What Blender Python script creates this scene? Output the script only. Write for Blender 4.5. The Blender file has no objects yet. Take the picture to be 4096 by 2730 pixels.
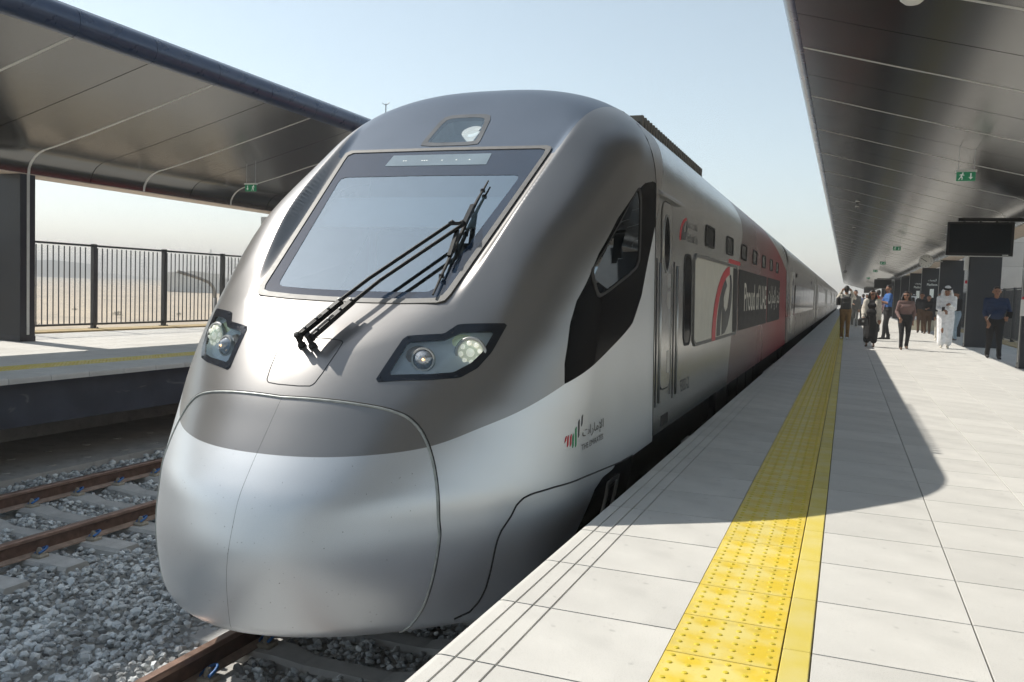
import bpy, bmesh, math, random
import numpy as np
from mathutils import Vector, Matrix
from mathutils.geometry import tessellate_polygon
random.seed(7); RNG = np.random.default_rng(7)
R = math.radians
sc = bpy.context.scene
COL = sc.collection

# ------------------------------------------------------------------ camera, sky, sun, exposure
cam = bpy.data.cameras.new('camera'); camo = bpy.data.objects.new('camera', cam); COL.objects.link(camo)
sc.camera = camo
cam.sensor_width = 36.0; cam.lens = 30.553; cam.clip_end = 6000; cam.clip_start = .05
def cam_axes(yaw, pitch, roll):
    f = np.array([-math.sin(yaw)*math.cos(pitch), math.cos(yaw)*math.cos(pitch), -math.sin(pitch)])
    r = np.array([math.cos(yaw), math.sin(yaw), 0]); d = np.cross(f, r)
    c, s = math.cos(roll), math.sin(roll)
    return c*r+s*d, -s*r+c*d, f
_r, _d, _f = cam_axes(R(20.96257), R(3.47072), R(-2.0627))
camo.matrix_world = Matrix(((_r[0], -_d[0], -_f[0], 0), (_r[1], -_d[1], -_f[1], 0), (_r[2], -_d[2], -_f[2], 1.27), (0, 0, 0, 1)))

SUN_EL, SUN_AZ = 46.7, -10.0                 # shadows run along (cos az, sin az)
to_sun = Vector((-math.cos(R(SUN_AZ))*math.cos(R(SUN_EL)), -math.sin(R(SUN_AZ))*math.cos(R(SUN_EL)), math.sin(R(SUN_EL))))
w = bpy.data.worlds.new('World'); sc.world = w; w.use_nodes = True
nt = w.node_tree; bg = nt.nodes['Background']
sky = nt.nodes.new('ShaderNodeTexSky'); sky.sky_type = 'NISHITA'; sky.sun_disc = False
sky.sun_elevation = R(SUN_EL); sky.sun_rotation = math.atan2(to_sun.x, to_sun.y)
sky.air_density = 1.0; sky.dust_density = 0.6; sky.ozone_density = 1.0; sky.altitude = 0
hs = nt.nodes.new('ShaderNodeHueSaturation'); hs.inputs['Saturation'].default_value = .60; hs.inputs['Hue'].default_value = .478; nt.links.new(sky.outputs[0], hs.inputs['Color']); nt.links.new(hs.outputs[0], bg.inputs[0]); bg.inputs[1].default_value = 0.113
sun = bpy.data.lights.new('sun', 'SUN'); suno = bpy.data.objects.new('sun', sun); COL.objects.link(suno)
sun.energy = 3.8; sun.angle = R(.6); sun.color = (1.0, .95, .86)
suno.rotation_euler = to_sun.to_track_quat('Z', 'Y').to_euler()
vs = sc.view_settings; vs.view_transform = 'Standard'; vs.look = 'None'; vs.exposure = 0.52; vs.gamma = 1; vs.use_curve_mapping = False
sc.render.engine = 'CYCLES'
sc.cycles.max_bounces = 10; sc.cycles.transparent_max_bounces = 16; sc.cycles.glossy_bounces = 5
sc.cycles.volume_bounces = 0; sc.cycles.use_denoising = True; sc.cycles.use_adaptive_sampling = True; sc.cycles.adaptive_threshold = .03
sc.cycles.sample_clamp_indirect = 6

# ------------------------------------------------------------------ materials
def _n(t, ty, **k):
    n = t.nodes.new(ty)
    for a, v in k.items(): setattr(n, a, v)
    return n
def mat(name, col, rough=.5, metal=0., var=.12, scale=6., bump=0., bscale=40., rvar=.08, spec=.5, coat=0., rand=0., emit=None, col2=None, dist=.01):
    m = bpy.data.materials.new(name); m.use_nodes = True; t = m.node_tree; p = t.nodes['Principled BSDF']
    tc = _n(t, 'ShaderNodeTexCoord'); nz = _n(t, 'ShaderNodeTexNoise'); nz.inputs['Scale'].default_value = scale; nz.inputs['Detail'].default_value = 6
    t.links.new(tc.outputs['Object'], nz.inputs['Vector'])
    ra = _n(t, 'ShaderNodeValToRGB'); c = Vector(col)
    c2 = Vector(col2) if col2 else c*(1+var)
    c1 = c if col2 else c*(1-var)
    ra.color_ramp.elements[0].position = .3; ra.color_ramp.elements[1].position = .7
    ra.color_ramp.elements[0].color = (*c1, 1); ra.color_ramp.elements[1].color = (*c2, 1)
    t.links.new(nz.outputs[0], ra.inputs[0]); out = ra.outputs[0]
    if rand:
        oi = _n(t, 'ShaderNodeObjectInfo'); mr = _n(t, 'ShaderNodeMapRange'); mr.inputs[3].default_value = 1-rand; mr.inputs[4].default_value = 1+rand
        t.links.new(oi.outputs['Random'], mr.inputs[0])
        mx = _n(t, 'ShaderNodeVectorMath', operation='SCALE'); t.links.new(out, mx.inputs[0]); t.links.new(mr.outputs[0], mx.inputs['Scale']); out = mx.outputs[0]
    t.links.new(out, p.inputs['Base Color'])
    mr = _n(t, 'ShaderNodeMapRange'); mr.inputs[3].default_value = max(.02, rough-rvar); mr.inputs[4].default_value = min(1, rough+rvar)
    t.links.new(nz.outputs[0], mr.inputs[0]); t.links.new(mr.outputs[0], p.inputs['Roughness'])
    p.inputs['Metallic'].default_value = metal; p.inputs['Specular IOR Level'].default_value = spec
    p.inputs['Coat Weight'].default_value = coat; p.inputs['Coat Roughness'].default_value = .06
    if bump:
        n2 = _n(t, 'ShaderNodeTexNoise'); n2.inputs['Scale'].default_value = bscale; n2.inputs['Detail'].default_value = 5
        t.links.new(tc.outputs['Object'], n2.inputs['Vector'])
        b = _n(t, 'ShaderNodeBump'); b.inputs['Strength'].default_value = bump; b.inputs['Distance'].default_value = dist
        t.links.new(n2.outputs[0], b.inputs['Height']); t.links.new(b.outputs[0], p.inputs['Normal'])
    if emit:
        p.inputs['Emission Color'].default_value = (*emit[:3], 1); p.inputs['Emission Strength'].default_value = emit[3]
    return m
def glass_mat(name, tint, refl=.2, rough=.02, body=None, bfac=0.):
    m = bpy.data.materials.new(name); m.use_nodes = True; t = m.node_tree; t.nodes.remove(t.nodes['Principled BSDF']); o = t.nodes['Material Output']
    tr = _n(t, 'ShaderNodeBsdfTransparent'); tr.inputs[0].default_value = (*tint, 1)
    gl = _n(t, 'ShaderNodeBsdfGlossy'); gl.inputs['Roughness'].default_value = rough; gl.inputs[0].default_value = (.80, .93, 1, 1)
    fr = _n(t, 'ShaderNodeFresnel'); fr.inputs[0].default_value = 1.5
    tc = _n(t, 'ShaderNodeTexCoord'); nz = _n(t, 'ShaderNodeTexNoise'); nz.inputs['Scale'].default_value = 9; t.links.new(tc.outputs['Object'], nz.inputs['Vector'])
    ad = _n(t, 'ShaderNodeMath', operation='MULTIPLY_ADD'); ad.inputs[1].default_value = .04; ad.inputs[2].default_value = refl-.02; t.links.new(nz.outputs[0], ad.inputs[0])
    a2 = _n(t, 'ShaderNodeMath', operation='ADD', use_clamp=True); t.links.new(ad.outputs[0], a2.inputs[0]); t.links.new(fr.outputs[0], a2.inputs[1])
    mx = _n(t, 'ShaderNodeMixShader'); t.links.new(a2.outputs[0], mx.inputs[0])
    src = tr.outputs[0]
    if body:
        df = _n(t, 'ShaderNodeBsdfDiffuse'); df.inputs[0].default_value = (*body, 1); m2 = _n(t, 'ShaderNodeMixShader'); m2.inputs[0].default_value = bfac
        t.links.new(tr.outputs[0], m2.inputs[1]); t.links.new(df.outputs[0], m2.inputs[2]); src = m2.outputs[0]
    t.links.new(src, mx.inputs[1]); t.links.new(gl.outputs[0], mx.inputs[2]); t.links.new(mx.outputs[0], o.inputs[0])
    return m
def speckle(m, sc1, lo, hi, amt):
    t = m.node_tree; p = t.nodes['Principled BSDF']; l = p.inputs['Base Color'].links[0]; src = l.from_socket
    tc = [n for n in t.nodes if n.type == 'TEX_COORD'][0]
    nz = _n(t, 'ShaderNodeTexNoise'); nz.inputs['Scale'].default_value = sc1; nz.inputs['Detail'].default_value = 2; t.links.new(tc.outputs['Object'], nz.inputs['Vector'])
    mr = _n(t, 'ShaderNodeMapRange'); mr.inputs[1].default_value = lo; mr.inputs[2].default_value = hi; mr.inputs[3].default_value = 1; mr.inputs[4].default_value = amt
    t.links.new(nz.outputs[0], mr.inputs[0])
    v = _n(t, 'ShaderNodeVectorMath', operation='SCALE'); t.links.new(src, v.inputs[0]); t.links.new(mr.outputs[0], v.inputs['Scale']); t.links.new(v.outputs[0], p.inputs['Base Color'])
M = {}
M['paving'] = mat('paving', (.585, .57, .535), .8, var=.07, scale=3, bump=.25, bscale=160, rand=.06, dist=.004)
speckle(M['paving'], 210, .55, .75, .72); speckle(M['paving'], 2.2, .55, .8, .78); speckle(M['paving'], 11, .66, .72, .80); speckle(M['paving'], .7, .5, .75, .90)
M['joint'] = mat('joint', (.20, .19, .175), .9)
M['yellow'] = mat('yellow', (.70, .58, .18), .55, scale=5, col2=(.68, .49, .03), rand=.06, bump=.1, bscale=80, dist=.003)
[setattr(e, 'position', q_) for e, q_ in zip([n for n in M['yellow'].node_tree.nodes if n.type == 'VALTORGB'][0].color_ramp.elements, (.42, .60))]; speckle(M['yellow'], 7, .60, .74, .82); speckle(M['yellow'], 60, .66, .75, .75)
M['yellow_dome'] = mat('yellow_dome', (.60, .47, .03), .5, var=.12, scale=20)
M['yellow_plain'] = mat('yellow_plain', (.66, .56, .20), .55, scale=4, col2=(.63, .49, .03), rand=.08, bump=.1, bscale=80, dist=.003)
M['concrete'] = mat('concrete', (.40, .39, .37), .85, var=.12, scale=4, bump=.2, bscale=90, dist=.004); speckle(M['concrete'], 9, .55, .75, .75)
M['sleeper'] = mat('sleeper', (.46, .455, .44), .85, var=.15, scale=7, bump=.25, bscale=70, dist=.004, rand=.06)
M['navy_wall'] = mat('navy_wall', (.042, .050, .070), .5, var=.25, scale=3, bump=.1, bscale=30, dist=.004)
def stains(m, col, sc3, lo, hi):
    t = m.node_tree; p = t.nodes['Principled BSDF']; src = p.inputs['Base Color'].links[0].from_socket; tc = [n for n in t.nodes if n.type == 'TEX_COORD'][0]
    mp = _n(t, 'ShaderNodeMapping'); mp.inputs['Scale'].default_value = sc3; t.links.new(tc.outputs['Object'], mp.inputs[0])
    nz = _n(t, 'ShaderNodeTexNoise'); nz.inputs['Scale'].default_value = 1; nz.inputs['Detail'].default_value = 9; nz.inputs['Distortion'].default_value = .6; t.links.new(mp.outputs[0], nz.inputs['Vector'])
    mr = _n(t, 'ShaderNodeMapRange'); mr.inputs[1].default_value = lo; mr.inputs[2].default_value = hi; mr.inputs[4].default_value = .8; t.links.new(nz.outputs[0], mr.inputs[0])
    mx = _n(t, 'ShaderNodeMix', data_type='RGBA'); t.links.new(mr.outputs[0], mx.inputs[0]); t.links.new(src, mx.inputs[6]); mx.inputs[7].default_value = (*col, 1); t.links.new(mx.outputs[2], p.inputs['Base Color'])
stains(M['navy_wall'], (.22, .23, .25), (1, 2.2, 5), .62, .72)
M['rail_foot'] = mat('rail_foot', (.34, .25, .20), .8, var=.25, scale=12)
M['rail_rust'] = mat('rail_rust', (.13, .075, .055), .55, var=.35, scale=14, bump=.15, bscale=60, dist=.003, metal=.2)
M['rail_head'] = mat('rail_head', (.34, .22, .17), .38, metal=.6, var=.25, scale=10)
M['clip'] = mat('clip', (.04, .15, .40), .5, var=.2)
M['clip_pad'] = mat('clip_pad', (.30, .27, .22), .8, var=.3, scale=20)
M['sand'] = mat('sand', (.52, .42, .30), .95, scale=.06, col2=(.40, .33, .25), bump=.3, bscale=.8, dist=.2); speckle(M['sand'], .35, .6, .72, .72)
M['canopy'] = mat('canopy_metal', (.16, .16, .158), .24, metal=1., var=.03, scale=1, rvar=.012, rand=.05)
M['fascia'] = mat('fascia_metal', (.035, .055, .105), .28, metal=.3, var=.15, scale=3, rvar=.05, coat=.3)
M['roof_sheet'] = mat('roof_sheet', (.028, .042, .075), .4, metal=.0, var=.15)
M['column'] = mat('column_paint', (.012, .015, .022), .45, var=.12, scale=2, rvar=.05, coat=.1)
M['seam'] = mat('seam', (.012, .012, .013), .7)
M['strip'] = mat('light_strip', (.55, .55, .52), .4, var=.05)
M['beam_under'] = mat('beam_under', (.55, .47, .40), .6, var=.06)
M['fence'] = mat('fence_paint', (.035, .038, .042), .4, var=.15, coat=.1)
M['sandstone'] = mat('sand_kerb', (.50, .38, .20), .85, var=.12, scale=5)
M['stone'] = mat('stone_cladding', (.50, .49, .47), .75, var=.08, scale=2, rand=.05)
M['black'] = mat('black_paint', (.010, .010, .011), .5, var=.2, spec=.25)
M['black_gloss'] = mat('black_gloss', (.010, .012, .016), .12, var=.15, rvar=.03, coat=.6)
M['rubber'] = mat('rubber', (.02, .02, .021), .7, var=.25, scale=20)
M['gasket'] = mat('gasket', (.14, .137, .132), .5, var=.15, scale=25)
M['seal_light'] = mat('seal_light', (.34, .36, .35), .4, var=.2, scale=20, metal=.3)
M['steel'] = mat('steel', (.45, .45, .44), .35, metal=.9, var=.1, scale=12)
M['under'] = mat('underframe', (.02, .02, .021), .75, var=.4, scale=9)
M['screen'] = mat('screen', (.004, .007, .010), .12, var=.1, rvar=.02, spec=.12)
M['white'] = mat('white_enamel', (.75, .74, .70), .5, var=.04)
M['cream'] = mat('cream_stone', (.60, .55, .42), .7, var=.08)
M['green_sign'] = mat('green_sign', (.012, .20, .09), .4, var=.05, emit=(.02, .45, .2, .06))
M['sign_white'] = mat('sign_white', (.85, .88, .85), .4, var=.03, emit=(.8, .9, .85, .08))
M['letter'] = mat('letter_grey', (.05, .05, .052), .45, var=.1)
M['cream_letter'] = mat('letter_cream', (.62, .60, .53), .5, var=.06)
M['red'] = mat('red_film', (.55, .015, .03), .4, var=.08)
M['greenf'] = mat('green_film', (.01, .28, .11), .4, var=.08)
M['louvre'] = mat('louvre', (.52, .50, .44), .45, var=.06, metal=.2)
M['skin'] = mat('skin_brown', (.30, .15, .09), .5, var=.08, scale=20)
M['skin2'] = mat('skin_tan', (.40, .22, .14), .5, var=.08, scale=20)
M['hair'] = mat('hair', (.012, .009, .008), .45, var=.3, scale=60, bump=.4, bscale=120)

# ------------------------------------------------------------------ object helpers
WL = {}
def tag(o, label=None, cat=None, group=None, kind=None):
    if label: o['label'] = label
    if cat: o['category'] = cat
    if group: o['group'] = group
    if kind: o['kind'] = kind
    return o
def empty(name, loc, label=None, cat=None, group=None, kind=None):
    o = bpy.data.objects.new(name, None); COL.objects.link(o); o.location = loc; WL[o] = Vector(loc); o.empty_display_size = .1
    return tag(o, label, cat, group, kind)
def link(name, me, parent=None, at=(0, 0, 0)):
    o = bpy.data.objects.new(name, me); COL.objects.link(o)
    WL[o] = Vector(at)
    if parent is not None: o.parent = parent; o.location = Vector(at)-WL[parent]
    else: o.location = at
    return o
def cp(o, parent=None, loc=None, rz=0.):
    """copy of one object (mesh data shared)"""
    c = o.copy(); COL.objects.link(c); WL[c] = Vector(loc) if loc is not None else WL[o].copy()
    c.parent = parent
    c.location = WL[c]-(WL[parent] if parent is not None else Vector())
    if rz: c.rotation_euler = (0, 0, rz)
    return c
def cp_tree(o, delta, parent=None):
    d = Vector(delta); c = cp(o, parent, WL[o]+d)
    for ch in list(o.children): cp_tree(ch, delta, c)
    return c
class MB:
    def __init__(s): s.v = []; s.f = []; s.m = []
    def add(s, v, f, m=0):
        b = len(s.v); s.v += [tuple(map(float, p)) for p in v]; s.f += [tuple(i+b for i in q) for q in f]; s.m += [m]*len(f); return s
    def box(s, x0, x1, y0, y1, z0, z1, m=0):
        return s.add([(x0, y0, z0), (x1, y0, z0), (x1, y1, z0), (x0, y1, z0), (x0, y0, z1), (x1, y0, z1), (x1, y1, z1), (x0, y1, z1)],
                     [(0, 3, 2, 1), (4, 5, 6, 7), (0, 1, 5, 4), (1, 2, 6, 5), (2, 3, 7, 6), (3, 0, 4, 7)], m)
    def bbox(s, x0, x1, y0, y1, z0, z1, b=.01, m=0):
        """box with bevelled vertical and top edges"""
        lo = [(x0+b, y0), (x1-b, y0), (x1, y0+b), (x1, y1-b), (x1-b, y1), (x0+b, y1), (x0, y1-b), (x0, y0+b)]
        cx, cy = (x0+x1)/2, (y0+y1)/2
        up = [(cx+(x-cx)*(1-2*b/max(x1-x0, 1e-6)), cy+(y-cy)*(1-2*b/max(y1-y0, 1e-6))) for x, y in lo]
        v = [(x, y, z0) for x, y in lo]+[(x, y, z1-b) for x, y in lo]+[(x, y, z1) for x, y in up]
        f = [tuple(range(7, -1, -1)), tuple(range(16, 24))]
        for k in (0, 8):
            for i in range(8): j = (i+1) % 8; f.append((k+i, k+j, k+8+j, k+8+i))
        return s.add(v, f, m)
    def tube(s, pts, r, n=8, m=0, caps=True, closed=False):
        P = [Vector(p) for p in pts]; N = len(P); rs = r if isinstance(r, (list, tuple)) else [r]*N
        v = []; up = None
        for i in range(N):
            a = P[i-1] if (i or closed) else P[0]; b = P[(i+1) % N] if (i < N-1 or closed) else P[-1]
            t = (b-a).normalized()
            if up is None:
                up = Vector((0, 0, 1)) if abs(t.z) < .9 else Vector((1, 0, 0))
            sx = t.cross(up); sx = sx.normalized() if sx.length > 1e-6 else Vector((1, 0, 0)); up = sx.cross(t).normalized()
            for k in range(n):
                a_ = 2*math.pi*k/n; v.append(P[i]+rs[i]*(math.cos(a_)*sx+math.sin(a_)*up))
        f = []
        for i in range(N if closed else N-1):
            for k in range(n):
                k2 = (k+1) % n; i2 = (i+1) % N; f.append((i*n+k, i*n+k2, i2*n+k2, i2*n+k))
        if caps and not closed: f += [tuple(range(n-1, -1, -1)), tuple(range((N-1)*n, N*n))]
        return s.add(v, f, m)
    def bar(s, a, b, wx, wz, up=(0, 0, 1), m=0):
        a = Vector(a); b = Vector(b); t = (b-a).normalized(); u = Vector(up)
        sx = t.cross(u).normalized(); u = sx.cross(t).normalized(); v = []
        for p in (a, b):
            for i, j in ((-1, -1), (1, -1), (1, 1), (-1, 1)): v.append(p+sx*i*wx/2+u*j*wz/2)
        return s.add(v, [(0, 1, 2, 3), (7, 6, 5, 4), (0, 4, 5, 1), (1, 5, 6, 2), (2, 6, 7, 3), (3, 7, 4, 0)], m)
    def lathe(s, prof, c, ax, n=20, m=0):
        """prof: (r, h) along axis ax from centre c"""
        ax = Vector(ax).normalized(); u = ax.orthogonal().normalized(); w_ = ax.cross(u); c = Vector(c); v = []; f = []
        for r, h in prof:
            for k in range(n):
                a = 2*math.pi*k/n; v.append(c+ax*h+r*(math.cos(a)*u+math.sin(a)*w_))
        for i in range(len(prof)-1):
            for k in range(n): k2 = (k+1) % n; f.append((i*n+k, i*n+k2, (i+1)*n+k2, (i+1)*n+k))
        f.append(tuple(range(n-1, -1, -1))); f.append(tuple(range((len(prof)-1)*n, len(prof)*n)))
        return s.add(v, f, m)
    def prism(s, poly, y0, y1, axis='y', m=0):
        """poly in the two other axes (for 'y': (x,z); 'x': (y,z); 'z': (x,y))"""
        def P(a, b, t): return (a, t, b) if axis == 'y' else (t, a, b) if axis == 'x' else (a, b, t)
        n = len(poly); v = [P(a, b, y0) for a, b in poly]+[P(a, b, y1) for a, b in poly]
        f = [(i, (i+1) % n, n+(i+1) % n, n+i) for i in range(n)]
        tri = tessellate_polygon([[Vector((a, b, 0)) for a, b in poly]])
        f += [tuple(t) for t in tri]+[tuple(i+n for i in reversed(t)) for t in tri]
        return s.add(v, f, m)
    def sheet(s, prof, y0, y1, axis='y', m=0):
        n = len(prof); v = [(x, y0, z) for x, z in prof]+[(x, y1, z) for x, z in prof]
        return s.add(v, [(i, i+1, n+i+1, n+i) for i in range(n-1)], m)
    def ico(s, c, r, m=0, sub=1, sq=(1, 1, 1)):
        bm = bmesh.new(); bmesh.ops.create_icosphere(bm, subdivisions=sub, radius=1); bm.verts.ensure_lookup_table()
        v = [(c[0]+p.co.x*r*sq[0], c[1]+p.co.y*r*sq[1], c[2]+p.co.z*r*sq[2]) for p in bm.verts]; f = [tuple(q.index for q in fc.verts) for fc in bm.faces]; bm.free()
        return s.add(v, f, m)
    def build(s, name, mats, parent=None, smooth=False, origin=None, recalc=True, auto=None):
        V = np.array(s.v, float)
        if origin is None:
            lo, hi = V.min(0), V.max(0); origin = ((lo[0]+hi[0])/2, (lo[1]+hi[1])/2, lo[2])
        V = V-np.array(origin)
        me = bpy.data.meshes.new(name); me.from_pydata(V.tolist(), [], s.f)
        if not isinstance(mats, (list, tuple)): mats = [mats]
        for m in mats: me.materials.append(m)
        if len(mats) > 1: me.polygons.foreach_set('material_index', s.m)
        if recalc:
            bm = bmesh.new(); bm.from_mesh(me); bmesh.ops.recalc_face_normals(bm, faces=bm.faces); bm.to_mesh(me); bm.free()
        if smooth: me.polygons.foreach_set('use_smooth', [True]*len(me.polygons))
        if auto: me.set_sharp_from_angle(angle=R(auto))
        me.update()
        return link(name, me, parent, origin)
def chaikin(P, it=1, closed=True, q=.2):
    for _ in range(it):
        Q = []; n = len(P)
        for i in range(n if closed else n-1):
            a = np.array(P[i], float); b = np.array(P[(i+1) % n], float)
            Q += [a*(1-q)+b*q, a*q+b*(1-q)]
        if not closed: Q = [np.array(P[0], float)]+Q+[np.array(P[-1], float)]
        P = Q
    return P
def resample(P, N, closed=True):
    P = np.array(P, float)
    if closed: P = np.vstack([P, P[:1]])
    d = np.r_[0, np.cumsum(np.linalg.norm(np.diff(P, axis=0), axis=1))]
    t = np.linspace(0, d[-1], N, endpoint=not closed)
    return np.stack([np.interp(t, d, P[:, k]) for k in range(P.shape[1])], 1)
def seg_resample(P, k):
    P = np.array(P, float); Q = np.roll(P, -1, 0); return np.concatenate([[p+(q-p)*i/k for i in range(k)] for p, q in zip(P, Q)])
TEXT = {}
def text_mesh(body, target_w, target_h=None, bold=0.):
    V, F = TEXT[(body, bold)]; V = V.copy(); s = target_w/V[:, 0].max(); V[:, 0] *= s; V[:, 1] *= (target_h/V[:, 1].max() if target_h else s)
    return V, F
def prep_text(body, bold=0.):
    cu = bpy.data.curves.new('t', 'FONT'); cu.body = body; cu.resolution_u = 3; cu.offset = bold
    o = bpy.data.objects.new('t', cu); COL.objects.link(o); dg = bpy.context.evaluated_depsgraph_get()
    me = bpy.data.meshes.new_from_object(o.evaluated_get(dg)); bpy.data.objects.remove(o); bpy.data.curves.remove(cu)
    V = np.array([v.co[:2] for v in me.vertices]); F = [tuple(p.vertices) for p in me.polygons]; bpy.data.meshes.remove(me)
    V -= V.min(0); TEXT[(body, bold)] = (V, F)

for _t in ('Etihad Rail', '\uFEA9\uFE8E\uFEA4\uFE97\uFEFB\uFE8D \uFE95\uFE8D\uFEAD\uFE8E\uFEC4\uFED7', '93001-2', 'THE EMIRATES', '\uFE95\uFE8D\uFEAD\uFE8E\uFEE3\uFEF9\uFE8D', 'Platform', '\uFED2\uFEF4\uFEBB\uFEAE\uFEDF\uFE8D')+tuple(str(k) for k in range(1, 13)): prep_text(_t)
prep_text('Proud of UAE', .012); prep_text('\uFE95\uFE8D\uFEAD\uFE8E\uFEE3\uFEF9\uFE8D \uFEAE\uFEA8\uFED3', .008)

# ------------------------------------------------------------------ ground, water-level of the place: everything metres, platform top z = 0
def struct(mb, name, mt, **k): return tag(mb.build(name, mt, **k), kind='structure')
g = MB()
gx = [-2600, -900, -300, -120, -60, -36, -28, -22, -18.2, -17.2, 5.9, 6.6, 12, 24, 60, 300, 2600]
gz_ = [-5, -5, -5, -5, -5, -4.9, -4.2, -2.2, -.5, -.35, -.35, -.35, -.8, -3, -5, -5, -5]
gy = list(range(-200, 241, 8))+[300, 400, 600, 900, 1400, 3000]; gy = [-2600, -600]+gy
vv = []; ff = []
for j, y in enumerate(gy):
    for i, x in enumerate(gx):
        z = gz_[i]
        if x < -20 or x > 10: z += .25*math.sin(x*.13+y*.21)+.2*math.sin(y*.37+x*.05)
        if -10 < x < 6: z = -.4
        vv.append((x, y, z))
for j in range(len(gy)-1):
    for i in range(len(gx)-1):
        if gx[i] >= -17.2 and gx[i+1] <= 5.9: continue
        a = j*len(gx)+i; ff.append((a, a+1, a+1+len(gx), a+len(gx)))
g.add(vv, ff); struct(g, 'ground', M['sand'], smooth=True)
b = MB(); b.box(-9.4, -1.0, -80, 400, -2.2, -1.36); struct(b, 'track_bed', mat('bed_stone', (.34, .34, .33), .9, var=.25, scale=22, col2=(.50, .49, .46), bump=.4, bscale=30, dist=.03))
b = MB(); b.box(-11.7, -9.3, -80, 400, -2.2, -1.25)
led = struct(b, 'concrete_ledge', M['concrete'])
b = MB()
for k in range(26):
    y = 4+k*.62
    for x in (-9.62, -10.35): b.lathe([(.055, 0), (.055, .012)], (x+.05*(k % 2), y, -1.25), (0, 0, 1), 10)
b.build('lifting_socket', M['concrete'], led, origin=(-10, 10, -1.25))

# ---- ballast: a few rock shapes copied by numpy into one object of stuff
def rocks(n, xs, ys, zs, size, seed):
    rg = np.random.default_rng(seed); shapes = []
    bm = bmesh.new(); bmesh.ops.create_icosphere(bm, subdivisions=1, radius=1); bm.verts.ensure_lookup_table()
    base = np.array([v.co for v in bm.verts]); F = np.array([[v.index for v in f.verts] for f in bm.faces]); bm.free()
    # icosahedron with random plane cuts gives angular stones
    bm = bmesh.new(); bmesh.ops.create_cube(bm, size=1.5); bm.free()
    for k in range(14):
        P = base.copy()
        for c in range(7):
            d = rg.normal(size=3); d /= np.linalg.norm(d); h = rg.uniform(.45, .8)
            s = P@d; P -= np.outer(np.maximum(s-h, 0), d)
        P *= rg.uniform([.8, .7, .5], [1.25, 1.0, .8]); shapes.append(P)
    nv, nf = len(base), len(F); V = np.zeros((n*nv, 3)); FF = np.zeros((n*nf, 3), int)
    A = rg.uniform(0, 2*math.pi, (n, 3)); S = size*rg.uniform(.5, 1.1, n)*np.where(rg.uniform(size=n) < .18, 1.5, 1.1); k = rg.integers(0, 14, n)
    for i in range(n):
        ca, sa = math.cos(A[i, 0]), math.sin(A[i, 0]); cb, sb = math.cos(A[i, 1]*.15-.4), math.sin(A[i, 1]*.15-.4)
        Rm = np.array([[ca, -sa, 0], [sa, ca, 0], [0, 0, 1]])@np.array([[1, 0, 0], [0, cb, -sb], [0, sb, cb]])
        V[i*nv:(i+1)*nv] = shapes[k[i]]@Rm.T*S[i]+(xs[i], ys[i], zs[i]); FF[i*nf:(i+1)*nf] = F+i*nv
    return V, FF
def ballast_z(x, y):
    z = np.full_like(x, -1.315)
    mid = (x > -6.0) & (x < -3.84); z = np.where(mid, -1.255+.02*np.sin(x*9+y*2)-.03*np.exp(-((x+5.5)/.5)**2), z)
    return z+.018*np.sin(x*7.3+y*3.1)+.015*np.sin(y*5.7-x*2.2)
def sleeper_clear(x, y):
    k1 = np.abs((y-4.334+.2975) % .595-.2975) < .135; k1 &= (x > -3.84) & (x < -1.68)
    k2 = np.abs((y-5.63+.2975) % .595-.2975) < .135; k2 &= (x > -8.75) & (x < -6.15)
    return k1 | k2
def near_rail(x): return np.minimum.reduce([np.abs(x+3.735), np.abs(x+2.228), np.abs(x+6.693), np.abs(x+8.20)]) < .078
XS = []; YS = []; ZS = []; SZ = []
for (x0, x1, y0, y1, pitch) in ((-5.9, -1.5, 1.8, 6.0, .050), (-9.25, -5.9, 3.6, 9.0, .052), (-5.9, -3.9, 6.0, 9.0, .052), (-9.25, -4.2, 9.0, 16.0, .066), (-9.25, -4.2, 16.0, 34.0, .11)):
    for layer in (0, 1):
        X, Y = np.meshgrid(np.arange(x0, x1, pitch*1.25), np.arange(y0, y1, pitch*1.25)); X = X.ravel()+RNG.uniform(-.6, .6, X.size)*pitch; Y = Y.ravel()+RNG.uniform(-.6, .6, Y.size)*pitch
        Z = ballast_z(X, Y)+layer*pitch*.55-pitch*.5+RNG.uniform(-.2, .25, X.size)*pitch
        ok = ~near_rail(X) & ~(sleeper_clear(X, Y)); 
        if layer: ok &= RNG.uniform(size=X.size) < .6
        XS.append(X[ok]); YS.append(Y[ok]); ZS.append(Z[ok]); SZ.append(np.full(ok.sum(), pitch*.72))
XS, YS, ZS, SZ = map(np.concatenate, (XS, YS, ZS, SZ))
V, FF = rocks(len(XS), XS, YS, ZS, SZ, 3)
me = bpy.data.meshes.new('ballast'); me.from_pydata(V.tolist(), [], FF.tolist())
M['rock'] = mat('ballast_rock', (.40, .43, .45), .85, var=.4, scale=13, bump=.2, bscale=120, dist=.003, col2=(.60, .61, .60))
me.materials.append(M['rock'])
at_ = me.attributes.new('tint', 'FLOAT', 'POINT'); at_.data.foreach_set('value', np.repeat(RNG.uniform(.45, 1.45, len(XS)), 12).astype(np.float32))
t = M['rock'].node_tree; p_ = t.nodes['Principled BSDF']; an_ = _n(t, 'ShaderNodeAttribute'); an_.attribute_name = 'tint'; vm_ = _n(t, 'ShaderNodeVectorMath', operation='SCALE')
t.links.new(p_.inputs['Base Color'].links[0].from_socket, vm_.inputs[0]); t.links.new(an_.outputs['Fac'], vm_.inputs['Scale']); t.links.new(vm_.outputs[0], p_.inputs['Base Color'])
tag(link('ballast', me), 'grey crushed stone ballast around the sleepers of both tracks', 'ballast', kind='stuff')

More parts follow.
